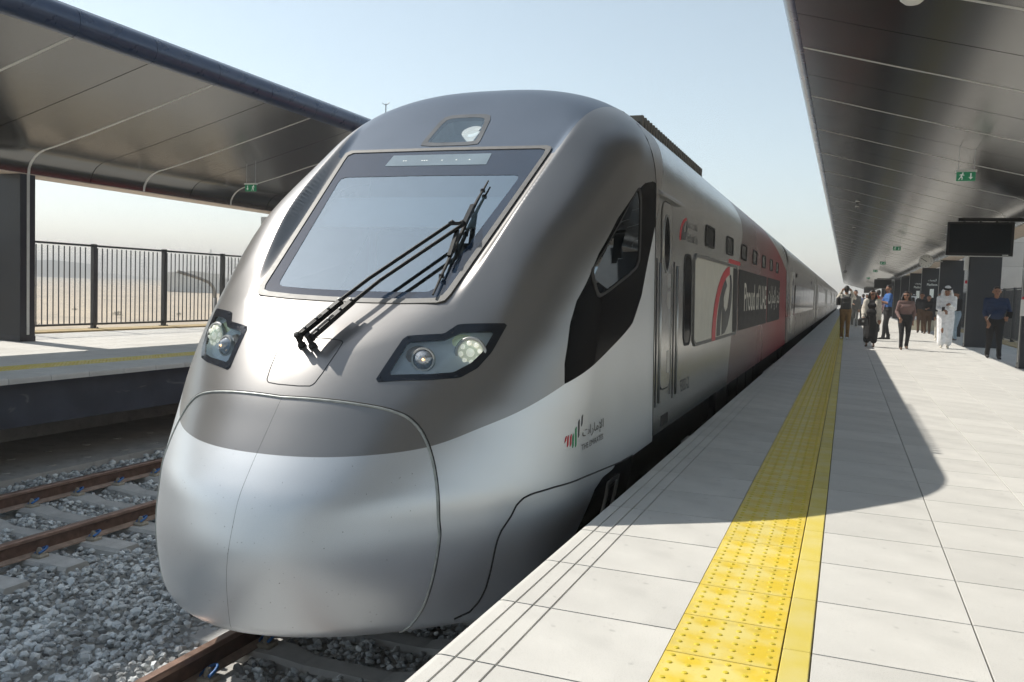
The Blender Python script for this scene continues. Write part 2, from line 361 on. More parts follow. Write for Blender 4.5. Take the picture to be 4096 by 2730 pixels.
# ---- tracks
RAIL_PROF = [(-.070, -.172), (.070, -.172), (.070, -.160), (.012, -.142), (.010, -.048), (.036, -.036), (.036, -.008), (.028, 0), (-.028, 0), (-.036, -.008), (-.036, -.036), (-.010, -.048), (-.012, -.142), (-.070, -.160)]
SLP = None; CLIP = None; PAD = None
def track(xc_, y0, y1, s0, s1, phase, label):
    global SLP, CLIP, PAD
    root = empty('railway_track', (xc_, y0, -1.4), label, 'track', 'railway tracks between the platforms')
    for sx in (-.7535, .7535):
        mb = MB(); mb.prism([(xc_+sx+a, -1.1+b_) for a, b_ in RAIL_PROF], y0, y1)
        mb.m = [1 if i in (5, 6, 7, 8, 9) else 2 if i in (1, 2, 12, 13) else 0 for i in range(len(mb.f))]
        mb.build('rail', [M['rail_rust'], M['rail_head'], M['rail_foot']], root)
    k = math.ceil((s0-phase)/.595)
    while phase+k*.595 < s1:
        y = phase+k*.595; k += 1
        if SLP is None:
            mb = MB()
            # monoblock sleeper: full depth under the rails, thinner waist in the middle
            st = [(-1.3, .125, .13, 0), (-1.27, .135, .14, 0), (-.5, .135, .14, 0), (-.3, .12, .105, -.035), (.3, .12, .105, -.035), (.5, .135, .14, 0), (1.27, .135, .14, 0), (1.3, .125, .13, 0)]
            v = []
            for x, hb, ht, dz in st: v += [(x, -hb, -.16), (x, hb, -.16), (x, hb, dz-.03), (x, ht*.8, dz), (x, -ht*.8, dz), (x, -hb, dz-.03)]
            f = []
            for i in range(7):
                for j in range(6): f.append((i*6+j, i*6+(j+1) % 6, i*6+6+(j+1) % 6, i*6+6+j))
            f += [tuple(range(5, -1, -1)), tuple(range(42, 48))]
            mb.add(v, f); SLP = mb.build('sleeper', M['sleeper'], root, origin=(0, 0, 0)); COL.objects.unlink(SLP)
            mb = MB(); pts = []
            for i in range(22):                        # spring clip: open coil of blue rod
                t = i/21; a = -.5+t*5.6
                pts.append((.085+.055*math.cos(a)*(1 if t < .8 else .6), .075*math.sin(a)*(1-.3*t)+.04*t, .045+.03*math.sin(t*6)))
            mb.tube(pts, .0105, 6); CLIP = mb.build('rail_clip', M['clip'], root, smooth=True, origin=(0, 0, 0)); COL.objects.unlink(CLIP)
            mb = MB(); mb.bbox(.05, .16, -.06, .06, -.01, .03, .012); mb.lathe([(.032, .02), (.026, .06), (.014, .085)], (.10, 0, 0), (0, 0, 1), 8)
            PAD = mb.build('clip_shoulder', M['clip_pad'], root, origin=(0, 0, 0)); COL.objects.unlink(PAD)
        s = cp(SLP, root, (xc_, y, -1.272))
        for sx in (-.7535, .7535):
            for d in (0, math.pi):
                c = cp(CLIP, s, (xc_+sx, y, -1.272), d); cp(PAD, s, (xc_+sx, y, -1.272), d)
    return root
track(-2.98, -40, 120, 1.3, 8.2, 4.334, 'railway track running under the silver train, rail emerging below its nose')
track(-7.45, -40, 200, 3.9, 27, 5.63, 'empty railway track with rusty rails along the far platform')

# ------------------------------------------------------------------ platforms
PITCH = .583
def platform(sign, xe, name):
    """sign +1: platform spreads to +x from its edge xe; -1 to -x"""
    def X(d): return xe+sign*d
    mb = MB(); lo, hi = sorted((X(.33), X(6.9)))
    mb.box(lo, hi, -80, 400, -2.0 if sign > 0 else -.25, -.014)
    root = struct(mb, name, M['joint'], origin=(X(3), 0, 0))
    # face wall below the coping
    lo, hi = sorted((X(.17), X(.32))); mb = MB(); mb.box(lo, hi, -80, 400, -.63 if sign < 0 else -1.5, -.0755)
    mb.build('face_wall', M['navy_wall'], root)
    if sign < 0:
        lo, hi = sorted((X(2.3), X(2.5))); mb = MB(); mb.box(lo, hi, -80, 400, -1.6, -.2); mb.build('rear_wall', M['concrete'], root)
    def cell(nm, d0, d1, L, mt, extra=None):
        lo, hi = sorted((sign*d0, sign*d1)); mb = MB(); mb.bbox(lo+.0035, hi-.0035, .0045, L-.0045, -.06, 0, .0012)
        return mb
    # edge stone with three grooves and a bull nose
    pr = [(.73, -.075), (.73, 0)]
    for gx_ in (.232, .157, .082): pr += [(gx_+.005, 0), (gx_+.004, -.006), (gx_-.004, -.006), (gx_-.005, 0)]
    pr += [(.03, 0), (.012, -.004), (.003, -.014), (0, -.03), (0, -.075)]
    mb = MB(); mb.prism([(sign*a, z) for a, z in pr], .004, PITCH-.005)
    edge = mb.build('edge_stone', M['paving'], root, origin=(0, 0, 0)); COL.objects.unlink(edge)
    slab = cell('s', 1.22, 1.22+.586, PITCH, None).build('paving_slab', M['paving'], root, origin=(sign*1.22, 0, 0)); COL.objects.unlink(slab)
    # tactile tile with 36 domes
    T = .3885
    mb = MB(); lo, hi = sorted((sign*.732, sign*1.118)); mb.bbox(lo+.001, hi-.001, .003, T-.003, -.06, .001, .0015, 0)
    for i in range(6):
        for j in range(6):
            cx, cy = lo+.034+i*.0636, .034+j*.0640; v = []; f = []
            for r_, z_ in ((.0115, .001), (.0088, .0042), (.0040, .0052)):
                for q in range(8): a = q*math.pi/4; v.append((cx+r_*math.cos(a), cy+r_*math.sin(a), z_))
            for q in range(8):
                q2 = (q+1) % 8; f += [(q, q2, 8+q2, 8+q), (8+q, 8+q2, 16+q2, 16+q)]
            f.append(tuple(range(16, 24))); mb.add(v, f, 1)
    tile = mb.build('tactile_tile', [M['yellow'], M['yellow_dome']], root, origin=(0, 0, 0)); COL.objects.unlink(tile)
    mb = MB(); lo, hi = sorted((sign*1.122, sign*1.218)); mb.bbox(lo, hi, .002, PITCH-.002, -.06, .001, .003)
    plain = mb.build('yellow_border_tile', M['yellow_plain'], root, origin=(0, 0, 0)); COL.objects.unlink(plain)
    ph = 2.666-PITCH*2 if sign > 0 else 7.37-PITCH*4
    n1, ncol, ystart = (30, 8, ph) if sign > 0 else (36, 8, ph)
    yend = ph+n1*PITCH
    for k in range(n1+40):
        y = ph+k*PITCH
        cp(edge, root, (xe, y, 0)); cp(plain, root, (xe, y, 0))
        if k < n1:
            for c in range(ncol): cp(slab, root, (xe+sign*(1.22+c*.586), y, 0))
    nt_ = 230 if sign > 0 else 90; y = 3.045-T*4 if sign > 0 else 4.2
    for k in range(nt_): cp(tile, root, (xe, y+k*T, 0))
    # the rest of the paving, too far off or behind the camera, as one part
    mb = MB()
    for y0, y1 in ((-40, ph), (yend, 130)):
        yy = y0
        while yy < y1-.05:
            L = min(PITCH, y1-yy)
            for c in range(9):
                lo, hi = sorted((X(1.22+c*.586), X(1.22+(c+1)*.586))); mb.box(lo+.003, hi-.003, yy+.003, yy+L-.003, -.05, 0)
            yy += PITCH
    lo, hi = sorted((X(0), X(1.218)))
    mb.box(lo, hi, -40, ph-.003, -.07, 0); mb.box(lo, hi, ph+(n1+40)*PITCH, 130, -.07, 0)
    for c in range(ncol, 10):
        lo, hi = sorted((X(1.22+c*.586), X(1.22+(c+1)*.586))); mb.box(lo+.003, hi-.003, ph, yend, -.05, -.001)
    o = mb.build('distant_paving', M['paving'], root); o['kind'] = 'stuff'
    # kerb under the fence
    lo, hi = sorted((X(6.18), X(6.75))); mb = MB(); mb.box(lo, hi, -40, 130, -.05, .035); mb.build('fence_kerb', M['sandstone'], root)
    return root
PR = platform(1, -1.27, 'near_platform')
PL = platform(-1, -9.13, 'far_platform')

# ------------------------------------------------------------------ canopies
PROF = [(.59, 4.358), (1.66, 4.065), (3.22, 3.65)]                # d from platform edge, z : outer soffit panel
PROF2 = [(3.22, 3.65), (3.96, 3.469), (4.24, 3.408), (4.36, 3.36), (4.47, 3.29), (4.55, 3.20), (4.598, 3.10), (4.609, 3.0)]
TUBE = [(.59+.0, 4.358)]+[(.60-.17*math.sin(math.pi*k/12), 4.554-.196*math.cos(math.pi*k/12)) for k in range(1, 12)]+[(.60, 4.75)]
BAY = 1.362
def canopy(sign, xe, yA, yB, y_ind0, y_ind1, ph, cols, label, colgroup):
    def X(d): return xe+sign*d
    root = empty('station_canopy', (X(4), ph, 3.0), label, 'canopy', 'platform canopies')
    def off(prof, t): # thickened profile
        P = np.array(prof); d = np.gradient(P, axis=0); d /= np.linalg.norm(d, axis=1)[:, None]; nrm = np.stack([-d[:, 1], d[:, 0]], 1); nrm *= np.sign(nrm[:, 1:2]+1e-6)
        return prof+[tuple(p) for p in (P+nrm*t)[::-1]]
    def piece(nm, prof, mt, y0, y1, t=.02, smooth=True):
        mb = MB(); mb.prism([(sign*a, z) for a, z in off(prof, t)], y0, y1); return mb
    gap = .009
    pA = piece('p', PROF, None, gap, BAY-gap).build('soffit_panel', M['canopy'], root, origin=(0, 0, 0)); COL.objects.unlink(pA)
    pB = piece('p', PROF2, None, gap, BAY-gap).build('curved_panel', M['canopy'], root, smooth=True, origin=(0, 0, 0), auto=30); COL.objects.unlink(pB)
    mb = MB(); t2 = [(sign*a, z) for a, z in TUBE]+[(sign*(.66), 4.75), (sign*.66, 4.358)]; mb.prism(t2, .004, BAY-.004)
    pC = mb.build('edge_tube', M['fascia'], root, smooth=True, origin=(0, 0, 0), auto=30); COL.objects.unlink(pC)
    sp = [(a, z-.004) for a, z in PROF+PROF2[1:]]
    mb = MB(); mb.prism([(sign*a, z) for a, z in off(sp, .012)], -.028, .028)
    pS = mb.build('light_strip', M['strip'], root, smooth=True, origin=(0, 0, 0), auto=30); COL.objects.unlink(pS)
    k0 = math.floor((y_ind0-ph)/BAY); k1 = math.ceil((y_ind1-ph)/BAY)
    for k in range(k0, k1):
        y = ph+k*BAY
        for p in (pA, pB, pC): cp(p, root, (xe, y, 0))
        if k % 2 == 0: cp(pS, root, (xe, y, 0))
    # remaining bays in one piece
    mb = MB()
    for y0, y1 in ((yA, ph+k0*BAY), (ph+k1*BAY, yB)):
        if y1-y0 < .2: continue
        for prof in (PROF, PROF2): mb.prism([(X(a), z) for a, z in off(prof, .02)], y0, y1)
        mb.prism([(X(a), z) for a, z in TUBE]+[(X(.66), 4.75), (X(.66), 4.358)], y0, y1)
    mb.build('distant_soffit', M['canopy'], root, smooth=True, auto=30)['kind'] = 'stuff'
    # dark backing above the joints, roof deck, beam
    mb = MB(); mb.prism([(X(a), z) for a, z in [(.62, 4.40), (3.22, 3.69), (4.0, 3.50), (4.3, 3.44), (4.62, 3.2), (4.62, 3.02), (5.2, 3.02), (5.2, 4.1), (1.0, 4.80), (.62, 4.74)]], yA, yB)
    mb.build('roof_core', M['seam'], root)
    mb = MB(); mb.prism([(X(a), z) for a, z in [(.64, 4.752), (.76, 4.83), (1.0, 4.85), (5.3, 4.15), (5.3, 4.08), (1.0, 4.80)]], yA, yB); mb.build('roof_sheet', M['roof_sheet'], root)
    y = yA; k = 0
    while y < yB:
        y2 = min(y+2*BAY, yB); mb = MB(); lo, hi = sorted((X(4.615), X(5.2))); mb.box(lo, hi, y+.006, y2-.006, 2.985, 3.015)
        if -10 < y < 60: mb.build('beam_underside_panel', M['beam_under'], root)
        y = y2
    mb = MB(); lo, hi = sorted((X(5.2), X(5.23))); mb.box(lo, hi, yA, yB, 2.99, 4.1); mb.build('rear_fascia', M['fascia'], root)
    for i, (cy, lab) in enumerate(cols):
        lo, hi = sorted((X(4.62), X(5.48))); c = empty('canopy_column', ((lo+hi)/2, cy+.155, 0), lab, 'column', colgroup)
        mb = MB(); mb.bbox(lo, hi, cy, cy+.31, .0, 2.984, .006); mb.build('shaft', M['column'], c)
        mb = MB(); mb.bbox(lo-.006, hi+.006, cy-.006, cy+.316, .0, .10, .003); mb.build('plinth', M['column'], c)
        xa, xb = sorted((X(4.62), X(4.611))); mb = MB(); mb.box(xa, xb, cy+.13, cy+.185, .12, 3.2); mb.build('light_strip', M['strip'], c)
    return root
colL = [(11.32, 'dark grey square canopy column with light strip at the left edge of the far platform')]
colR = [(2.4, 'dark canopy column behind the camera on the near platform'), (20.30, 'dark canopy column at the right edge beside the large hanging screen'), (29.24, 'wide dark canopy column behind the man in the navy shirt'), (38.1, 'dark canopy column behind the man in white robe and headdress')]
ords = ['first', 'second', 'third', 'fourth', 'fifth', 'sixth', 'seventh']
for i in range(7): colR.append((47.0+8.92*i, '%s of the distant dark columns past the round clock' % ords[i]))
colR = colR[1:]
canopy(-1, -9.13, 1.95, 46, 4, 22, 11.48, colL, 'dark metal canopy with light strips over the far platform on the left', 'canopy columns')
canopy(1, -1.27, -40, 175, 5, 64, 11.417, colR, 'dark brushed metal canopy over the near platform at upper right', 'canopy columns')

# ------------------------------------------------------------------ fences
def fence(x, y0, npan, label):
    root = empty('platform_fence', (x, y0, 0.035), label, 'fence', 'platform fences')
    post = rail = bar_ = foot = None
    for k in range(npan+1):
        y = y0+k*2.15
        if post is None:
            mb = MB(); mb.box(-.045, .045, -.045, .045, 0, 1.885); mb.box(-.09, .09, -.07, .07, 0, .012)
            for s in (-1, 1): mb.lathe([(.012, .01), (.012, .03)], (.07, s*.05, 0), (0, 0, 1), 6)
            post = mb.build('post', M['fence'], root, origin=(0, 0, 0)); COL.objects.unlink(post)
            mb = MB(); mb.box(-.02, .02, .05, 2.10, -.022, .022); rail = mb.build('rail', M['fence'], root, origin=(0, 0, 0)); COL.objects.unlink(rail)
            mb = MB(); mb.box(-.009, .009, -.009, .009, .12, 1.80); bar_ = mb.build('bar', M['fence'], root, origin=(0, 0, 0)); COL.objects.unlink(bar_)
        cp(post, root, (x, y, .035))
        if k < npan:
            for z in (.13, 1.88): cp(rail, root, (x, y, z))
            for j in range(14): cp(bar_, root, (x, y+.1+j*.14, .035))
fence(-15.8, 14.87-2.15*3, 7, 'black railing with vertical bars along the far platform in front of the desert')
fence(5.40, 30.1, 14, 'dark railing along the back of the near platform, right of the columns')

# ------------------------------------------------------------------ train: implicit nose surface, local x from the track centre
XC = -2.98
def pchip(xs, ys, x):
    xs = np.asarray(xs, float); ys = np.asarray(ys, float); h = np.diff(xs); d = np.diff(ys)/h; m = np.zeros_like(ys)
    m[1:-1] = (d[:-1]*h[1:]+d[1:]*h[:-1])/(h[:-1]+h[1:]); m[0] = d[0]; m[-1] = d[-1]
    i = np.clip(np.searchsorted(xs, x)-1, 0, len(xs)-2); t = (x-xs[i])/h[i]; t2 = t*t; t3 = t2*t
    v = (2*t3-3*t2+1)*ys[i]+(t3-2*t2+t)*h[i]*m[i]+(-2*t3+3*t2)*ys[i+1]+(t3-t2)*h[i]*m[i+1]
    return np.where(x < xs[0], ys[0]+(x-xs[0])*m[0], np.where(x > xs[-1], ys[-1]+(x-xs[-1])*m[-1], v))
def smax(a, b, k):
    h = np.clip(.5+.5*(a-b)/k, 0, 1); return b+(a-b)*h+k*h*(1-h)
def smin(a, b, k): return -smax(-a, -b, k)
PZ = [-.8, -.598, -.45, -.338, -.222, -.038, .114, .209, .315, .452, .594, .70, .924, 1.1, 1.7, 2.3, 2.8, 3.3]
PY = [3.80, 3.727, 3.699, 3.687, 3.69, 3.731, 3.785, 3.846, 3.922, 4.026, 4.134, 4.225, 4.44, 4.63, 5.256, 5.951, 6.432, 7.095]
QA = [.577, .538, .385, .203, .072, .142]; QE = [1.989, 2.339, 2.389]; ZR, NR = 3.074, 2.818
def section(x, z):
    w_ = 1.448-.0305*np.maximum(z, 0)-.42*np.minimum(z, 0)**2
    s2 = (((x/1.385)**NR+(np.maximum(z-2, 0)/(ZR-2))**NR)**(1/NR)-1)*(1.385*.5+.5*(ZR-2))*.93
    t = np.clip((z-1.7)/.55, 0, 1); t = t*t*(3-2*t); return (x-w_)*(1-t)+s2*t, s2
def F(x, y, z):
    x = np.abs(x); py = pchip(PZ, PY, z); dp = (pchip(PZ, PY, z+1e-3)-py)/1e-3
    a = pchip([-.5, 0, .6, 1.2, 2., 2.8], QA, z); e = pchip([-.5, .6, 2.], QE, np.clip(z, -.9, 3.4))
    G = (py+a*np.power(x+1e-9, e)-y)/np.sqrt(1+dp*dp+(a*e*np.power(x+1e-9, e-1))**2)
    S, s2 = section(x, z); S = smax(S, -.64-z, .12)
    k = pchip([-.5, 1.0, 2.6], [.073, .373, .673], np.clip(z, -.5, 2.6))
    f0 = smax(G, S, k)
    h = (z-(1.207+.835*(y-4.845)))*.7676; b = (z-(1.125+.62*(y-4.765)))*.85
    f1 = smin(smax(h, s2-np.clip((2.1-z)/.5, 0, 1)**2*1.5, .312), b, .05)
    wx = np.interp(z, [.7, 1.0, 1.12, 1.16, 2.325, 2.9], [1.52, .97, .79, .755, .94, 1.04])
    lat = (wx+.35*np.maximum(h, 0)-x)*.9
    return smax(f0, smin(f1, lat, .05), .03)
def solve_ray(O, D, t1=6.0):
    lo = np.zeros(len(D)); hi = np.full(len(D), t1)
    for _ in range(40):
        mid = (lo+hi)/2; P = O+D*mid[:, None]; ins = F(P[:, 0], P[:, 1], P[:, 2]) < 0
        lo = np.where(ins, mid, lo); hi = np.where(ins, hi, mid)
    return O+D*lo[:, None]
def on_side(y, z):
    """x (from the centre line) of the right flank at y, z"""
    y = np.atleast_1d(np.array(y, float)); z = np.atleast_1d(np.array(z, float)); lo = np.zeros_like(y)+.3; hi = np.full_like(y, 2.)
    for _ in range(40):
        m = (lo+hi)/2; ins = F(m, y, z) < 0; lo = np.where(ins, m, lo); hi = np.where(ins, hi, m)
    return lo
def grad(P):
    e = 1e-3; g = np.stack([F(P[:, 0]+e*(k == 0), P[:, 1]+e*(k == 1), P[:, 2]+e*(k == 2))-F(P[:, 0]-e*(k == 0), P[:, 1]-e*(k == 1), P[:, 2]-e*(k == 2)) for k in range(3)], 1)
    return g/np.linalg.norm(g, axis=1)[:, None]
def snap(P, off=0.):
    P = np.array(P, float)
    for _ in range(6):
        f = F(P[:, 0], P[:, 1], P[:, 2]); P = P-grad(P)*f[:, None]
    return P+grad(P)*off
def inpoly(px, py, poly):
    poly = np.array(poly, float); c = np.zeros(px.shape, bool); j = len(poly)-1
    for i in range(len(poly)):
        yi, yj = poly[i, 1], poly[j, 1]
        with np.errstate(divide='ignore', invalid='ignore'):
            cr = ((yi > py) != (yj > py)) & (px < (poly[j, 0]-poly[i, 0])*(py-yi)/(yj-yi+1e-12)+poly[i, 0])
        c ^= cr; j = i
    return c
def sdpoly(px, py, poly):
    poly = np.array(poly, float); d = np.full(px.shape, 1e9)
    for i in range(len(poly)):
        a = poly[i]; b = poly[(i+1) % len(poly)]; ab = b-a
        t = np.clip(((px-a[0])*ab[0]+(py-a[1])*ab[1])/(ab@ab+1e-12), 0, 1)
        d = np.minimum(d, np.hypot(px-a[0]-t*ab[0], py-a[1]-t*ab[1]))
    return np.where(inpoly(px, py, poly), d, -d)
# measured outlines (x from centre, y, z)
HLO = [[.503, 4.302, .708], [.56, 4.551, .964], [.768, 4.647, .986], [.824, 4.724, 1.043], [1.081, 4.878, 1.056], [1.043, 4.731, .889], [.995, 4.637, .798], [.925, 4.55, .744], [.79, 4.451, .729]]
HLI = [[.562, 4.358, .75], [.593, 4.531, .934], [.778, 4.619, .95], [.858, 4.699, .998], [1.025, 4.803, 1.008], [.996, 4.697, .888], [.955, 4.63, .825], [.886, 4.543, .774], [.77, 4.46, .762]]
WIN = [[6.872, 2.091], [6.949, 1.998], [6.921, 1.549], [6.785, 1.455], [5.78, 1.242], [5.703, 1.257], [5.649, 1.384], [5.685, 1.439], [6.258, 1.775], [6.801, 2.076]]
PATCH = [[5.148, .686], [5.17, .813], [5.289, 1.059], [5.398, 1.202], [5.544, 1.318], [5.783, 1.53], [6.226, 1.807], [6.75, 2.052], [7.083, 2.168], [7.399, 2.223], [7.56, 2.225], [7.56, 1.90], [7.244, 1.535], [7.02, 1.246], [6.717, 1.034], [6.469, .962], [5.893, .835]]
ZBY = [3.5, 3.92, 4.06, 4.29, 4.56, 4.79, 5.15, 5.89, 6.47, 6.72, 6.97, 7.24, 7.53, 7.76, 7.95, 8.25, 8.5]
ZBZ = [.30, .315, .334, .378, .48, .567, .686, .835, .962, 1.034, 1.214, 1.535, 1.878, 2.237, 2.45, 2.8, 3.3]
SEAM = [[0.0, 4.14, .6], [.257, 4.158, .604], [.466, 4.198, .592], [.621, 4.246, .571], [.729, 4.283, .535], [.804, 4.297, .472], [.862, 4.292, .382], [.904, 4.278, .284], [.933, 4.261, .187], [.952, 4.245, .097], [.963, 4.236, -.02], [.973, 4.237, -.08], [.972, 4.225, -.162], [.962, 4.208, -.278], [.939, 4.196, -.398], [.91, 4.185, -.494], [.868, 4.162, -.57], [.792, 4.148, -.63]]
SKIRT = [[1.028, 4.343, -.585], [1.094, 4.412, -.556], [1.134, 4.448, -.499], [1.162, 4.471, -.426], [1.181, 4.485, -.327], [1.192, 4.499, -.238], [1.2, 4.515, -.172], [1.211, 4.541, -.116], [1.248, 4.607, -.035], [1.268, 4.644, .029], [1.294, 4.692, .061], [1.327, 4.758, .075], [1.392, 4.934, .082], [1.446, 5.313, .067], [1.448, 6.352, -.009], [1.448, 6.773, -.025]]
HATCH = [[-.218, 4.462, .928], [.218, 4.462, .928], [.166, 4.20, .664], [-.166, 4.20, .664]]
TOPL = [[-.222, 6.25, 2.375], [-.232, 6.31, 2.428], [-.20, 6.555, 2.635], [-.13, 6.59, 2.662], [.13, 6.59, 2.662], [.20, 6.555, 2.635], [.232, 6.31, 2.428], [.222, 6.25, 2.375]]

# livery and the bluer panel tone: colours chosen by signed distances stored on the shell's vertices
def paint(name, spec):
    """spec: base (colour, rough, metal) then a list of (attribute, colour, rough, metal) painted over where attribute > 0"""
    m = bpy.data.materials.new(name); m.use_nodes = True; t = m.node_tree; p = t.nodes['Principled BSDF']
    tc = _n(t, 'ShaderNodeTexCoord'); nz = _n(t, 'ShaderNodeTexNoise'); nz.inputs['Scale'].default_value = 1.3; nz.inputs['Detail'].default_value = 5; t.links.new(tc.outputs['Object'], nz.inputs['Vector'])
    def rgb(c):
        n = _n(t, 'ShaderNodeRGB'); n.outputs[0].default_value = (*c, 1); return n.outputs[0]
    col = rgb(spec[0][0]); ro = None
    def val(v): n = _n(t, 'ShaderNodeValue'); n.outputs[0].default_value = v; return n.outputs[0]
    ro = val(spec[0][1]); me_ = val(spec[0][2])
    for (at, c, r_, mt) in spec[1]:
        a = _n(t, 'ShaderNodeAttribute'); a.attribute_name = at
        if at.startswith('g_'): fac = a.outputs['Fac']
        else:
            g_ = _n(t, 'ShaderNodeMath', operation='GREATER_THAN'); g_.inputs[1].default_value = 0; t.links.new(a.outputs['Fac'], g_.inputs[0]); fac = g_.outputs[0]
        mx = _n(t, 'ShaderNodeMix', data_type='RGBA'); t.links.new(fac, mx.inputs[0]); t.links.new(col, mx.inputs[6]); t.links.new(rgb(c), mx.inputs[7]); col = mx.outputs[2]
        for nm in ('r', 'm'):
            mf = _n(t, 'ShaderNodeMix', data_type='FLOAT'); t.links.new(fac, mf.inputs[0]); t.links.new(ro if nm == 'r' else me_, mf.inputs[2]); mf.inputs[3].default_value = r_ if nm == 'r' else mt
            if nm == 'r': ro = mf.outputs[0]
            else: me_ = mf.outputs[0]
    # faint grime, fine dead-insect specks
    mr = _n(t, 'ShaderNodeMapRange'); mr.inputs[1].default_value = .3; mr.inputs[2].default_value = .75; mr.inputs[3].default_value = .94; mr.inputs[4].default_value = 1.04; t.links.new(nz.outputs[0], mr.inputs[0])
    v = _n(t, 'ShaderNodeVectorMath', operation='SCALE'); t.links.new(col, v.inputs[0]); t.links.new(mr.outputs[0], v.inputs['Scale']); col = v.outputs[0]
    sp = _n(t, 'ShaderNodeTexVoronoi'); sp.inputs['Scale'].default_value = 40; sp.inputs['Randomness'].default_value = 1; t.links.new(tc.outputs['Object'], sp.inputs['Vector'])
    sz = _n(t, 'ShaderNodeMath', operation='MULTIPLY'); sep = _n(t, 'ShaderNodeSeparateColor'); t.links.new(sp.outputs['Color'], sep.inputs[0]); 
    pw = _n(t, 'ShaderNodeMath', operation='POWER'); t.links.new(sep.outputs[0], pw.inputs[0]); pw.inputs[1].default_value = 2.6
    t.links.new(pw.outputs[0], sz.inputs[0]); sz.inputs[1].default_value = .125
    lt = _n(t, 'ShaderNodeMath', operation='LESS_THAN'); t.links.new(sp.outputs['Distance'], lt.inputs[0]); t.links.new(sz.outputs[0], lt.inputs[1])
    at = _n(t, 'ShaderNodeAttribute'); at.attribute_name = 'sd_bugs'; gb = _n(t, 'ShaderNodeMath', operation='GREATER_THAN'); gb.inputs[1].default_value = 0; t.links.new(at.outputs['Fac'], gb.inputs[0])
    an = _n(t, 'ShaderNodeMath', operation='MULTIPLY'); t.links.new(lt.outputs[0], an.inputs[0]); t.links.new(gb.outputs[0], an.inputs[1])
    a8 = _n(t, 'ShaderNodeMath', operation='MULTIPLY'); a8.inputs[1].default_value = .75; t.links.new(an.outputs[0], a8.inputs[0])
    mx = _n(t, 'ShaderNodeMix', data_type='RGBA'); t.links.new(a8.outputs[0], mx.inputs[0]); t.links.new(col, mx.inputs[6]); t.links.new(rgb((.05, .045, .04)), mx.inputs[7])
    t.links.new(mx.outputs[2], p.inputs['Base Color'])
    rv = _n(t, 'ShaderNodeMath', operation='MULTIPLY_ADD'); t.links.new(nz.outputs[0], rv.inputs[0]); rv.inputs[1].default_value = .06; t.links.new(ro, rv.inputs[2])
    t.links.new(rv.outputs[0], p.inputs['Roughness']); t.links.new(me_, p.inputs['Metallic'])
    p.inputs['Coat Weight'].default_value = .0; p.inputs['IOR'].default_value = 1.04
    # hand-finished panels are never dead flat
    nb = _n(t, 'ShaderNodeTexNoise'); nb.inputs['Scale'].default_value = 1.6; nb.inputs['Detail'].default_value = 1; t.links.new(tc.outputs['Object'], nb.inputs['Vector'])
    bp = _n(t, 'ShaderNodeBump'); bp.inputs['Strength'].default_value = .12; bp.inputs['Distance'].default_value = .02; t.links.new(nb.outputs[0], bp.inputs['Height']); t.links.new(bp.outputs[0], p.inputs['Normal'])
    return m
TAUPE = ((.305, .297, .292), .27, .74); SILVER = (.70, .72, .74)
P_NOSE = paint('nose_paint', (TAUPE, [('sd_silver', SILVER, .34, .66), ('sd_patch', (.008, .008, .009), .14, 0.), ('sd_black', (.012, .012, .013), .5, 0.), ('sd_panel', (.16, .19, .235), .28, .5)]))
P_BODY = paint('body_paint', (((.50, .50, .485), .16, .85), [('sd_taupe', (.38, .355, .335), .26, .6), ('sd_patch', (.008, .008, .009), .14, 0.), ('sd_maroon', (.22, .165, .16), .22, .55), ('g_red', (.33, .035, .045), .3, .35), ('sd_grey', (.40, .41, .38), .25, .7)]))
P_COACH = paint('coach_paint', (((.27, .255, .245), .2, .75), [('g_red', (.40, .05, .06), .3, .3), ('sd_low', (.21, .185, .18), .25, .7)]))
def set_attr(me, name, arr):
    a = me.attributes.new(name, 'FLOAT', 'POINT'); a.data.foreach_set('value', np.asarray(arr, np.float32))

PCAR = empty('train_power_car', (XC, 7.5, -1.1), 'silver and taupe streamlined train power car with sloping windscreen at the platform', 'train')
# shell of the nose
YN = 7.526; NA, NB_ = 300, 560
al = np.linspace(0, 1, NA); al = (al**.9)*math.pi/2; be = np.linspace(0, 2*math.pi, NB_, endpoint=False)
A, B = np.meshgrid(al[1:], be, indexing='ij'); D = np.stack([np.sin(A)*np.cos(B), -np.cos(A), np.sin(A)*np.sin(B)], -1).reshape(-1, 3)
D = np.vstack([[[0, -1, 0]], D]); D[-NB_:, 1] = 0
O_ = np.array([0, YN, .9]); P = solve_ray(O_, D)
fc = [(0, 1+j, 1+(j+1) % NB_) for j in range(NB_)]
I = np.arange(NA-2)[:, None]*NB_+1; J = np.arange(NB_)[None]; J2 = (J+1) % NB_
quads = np.stack([I+J, I+NB_+J, I+NB_+J2, I+J2], -1).reshape(-1, 4)
ax = np.abs(P[:, 0]); h_ = (P[:, 2]-(1.207+.835*(P[:, 1]-4.845)))*.7676
hl_mid = (np.array(HLO)[:, [0, 2]]+np.array([[.562, .75], [.593, .934], [.778, .95], [.858, .998], [1.025, 1.008], [.996, .888], [.955, .825], [.886, .774], [.77, .762]]))/2
kill = inpoly(ax, P[:, 2], hl_mid) & (P[:, 1] < 5.1)
wsx = np.interp(P[:, 2], [1.16, 2.30], [.64, .825]); kill |= (P[:, 2] > 1.195) & (P[:, 2] < 2.295) & (ax < wsx) & (np.abs(h_) < .06)
win_s = np.array(WIN); wc = win_s.mean(0); kill |= inpoly(P[:, 1], P[:, 2], wc+(win_s-wc)*1.02) & (ax > 1.2)
tl = np.array(TOPL)[:, [0, 1]]; tlc = tl.mean(0); kill |= inpoly(P[:, 0], P[:, 1], tlc+(tl-tlc)*.9) & (P[:, 2] > 2.2)
kill |= (P[:, 2] < -.03) & (P[:, 1] > 6.76)
ks = kill[quads].all(1); quads = quads[~ks]; fc = [f for f in fc if not kill[list(f)].all()]
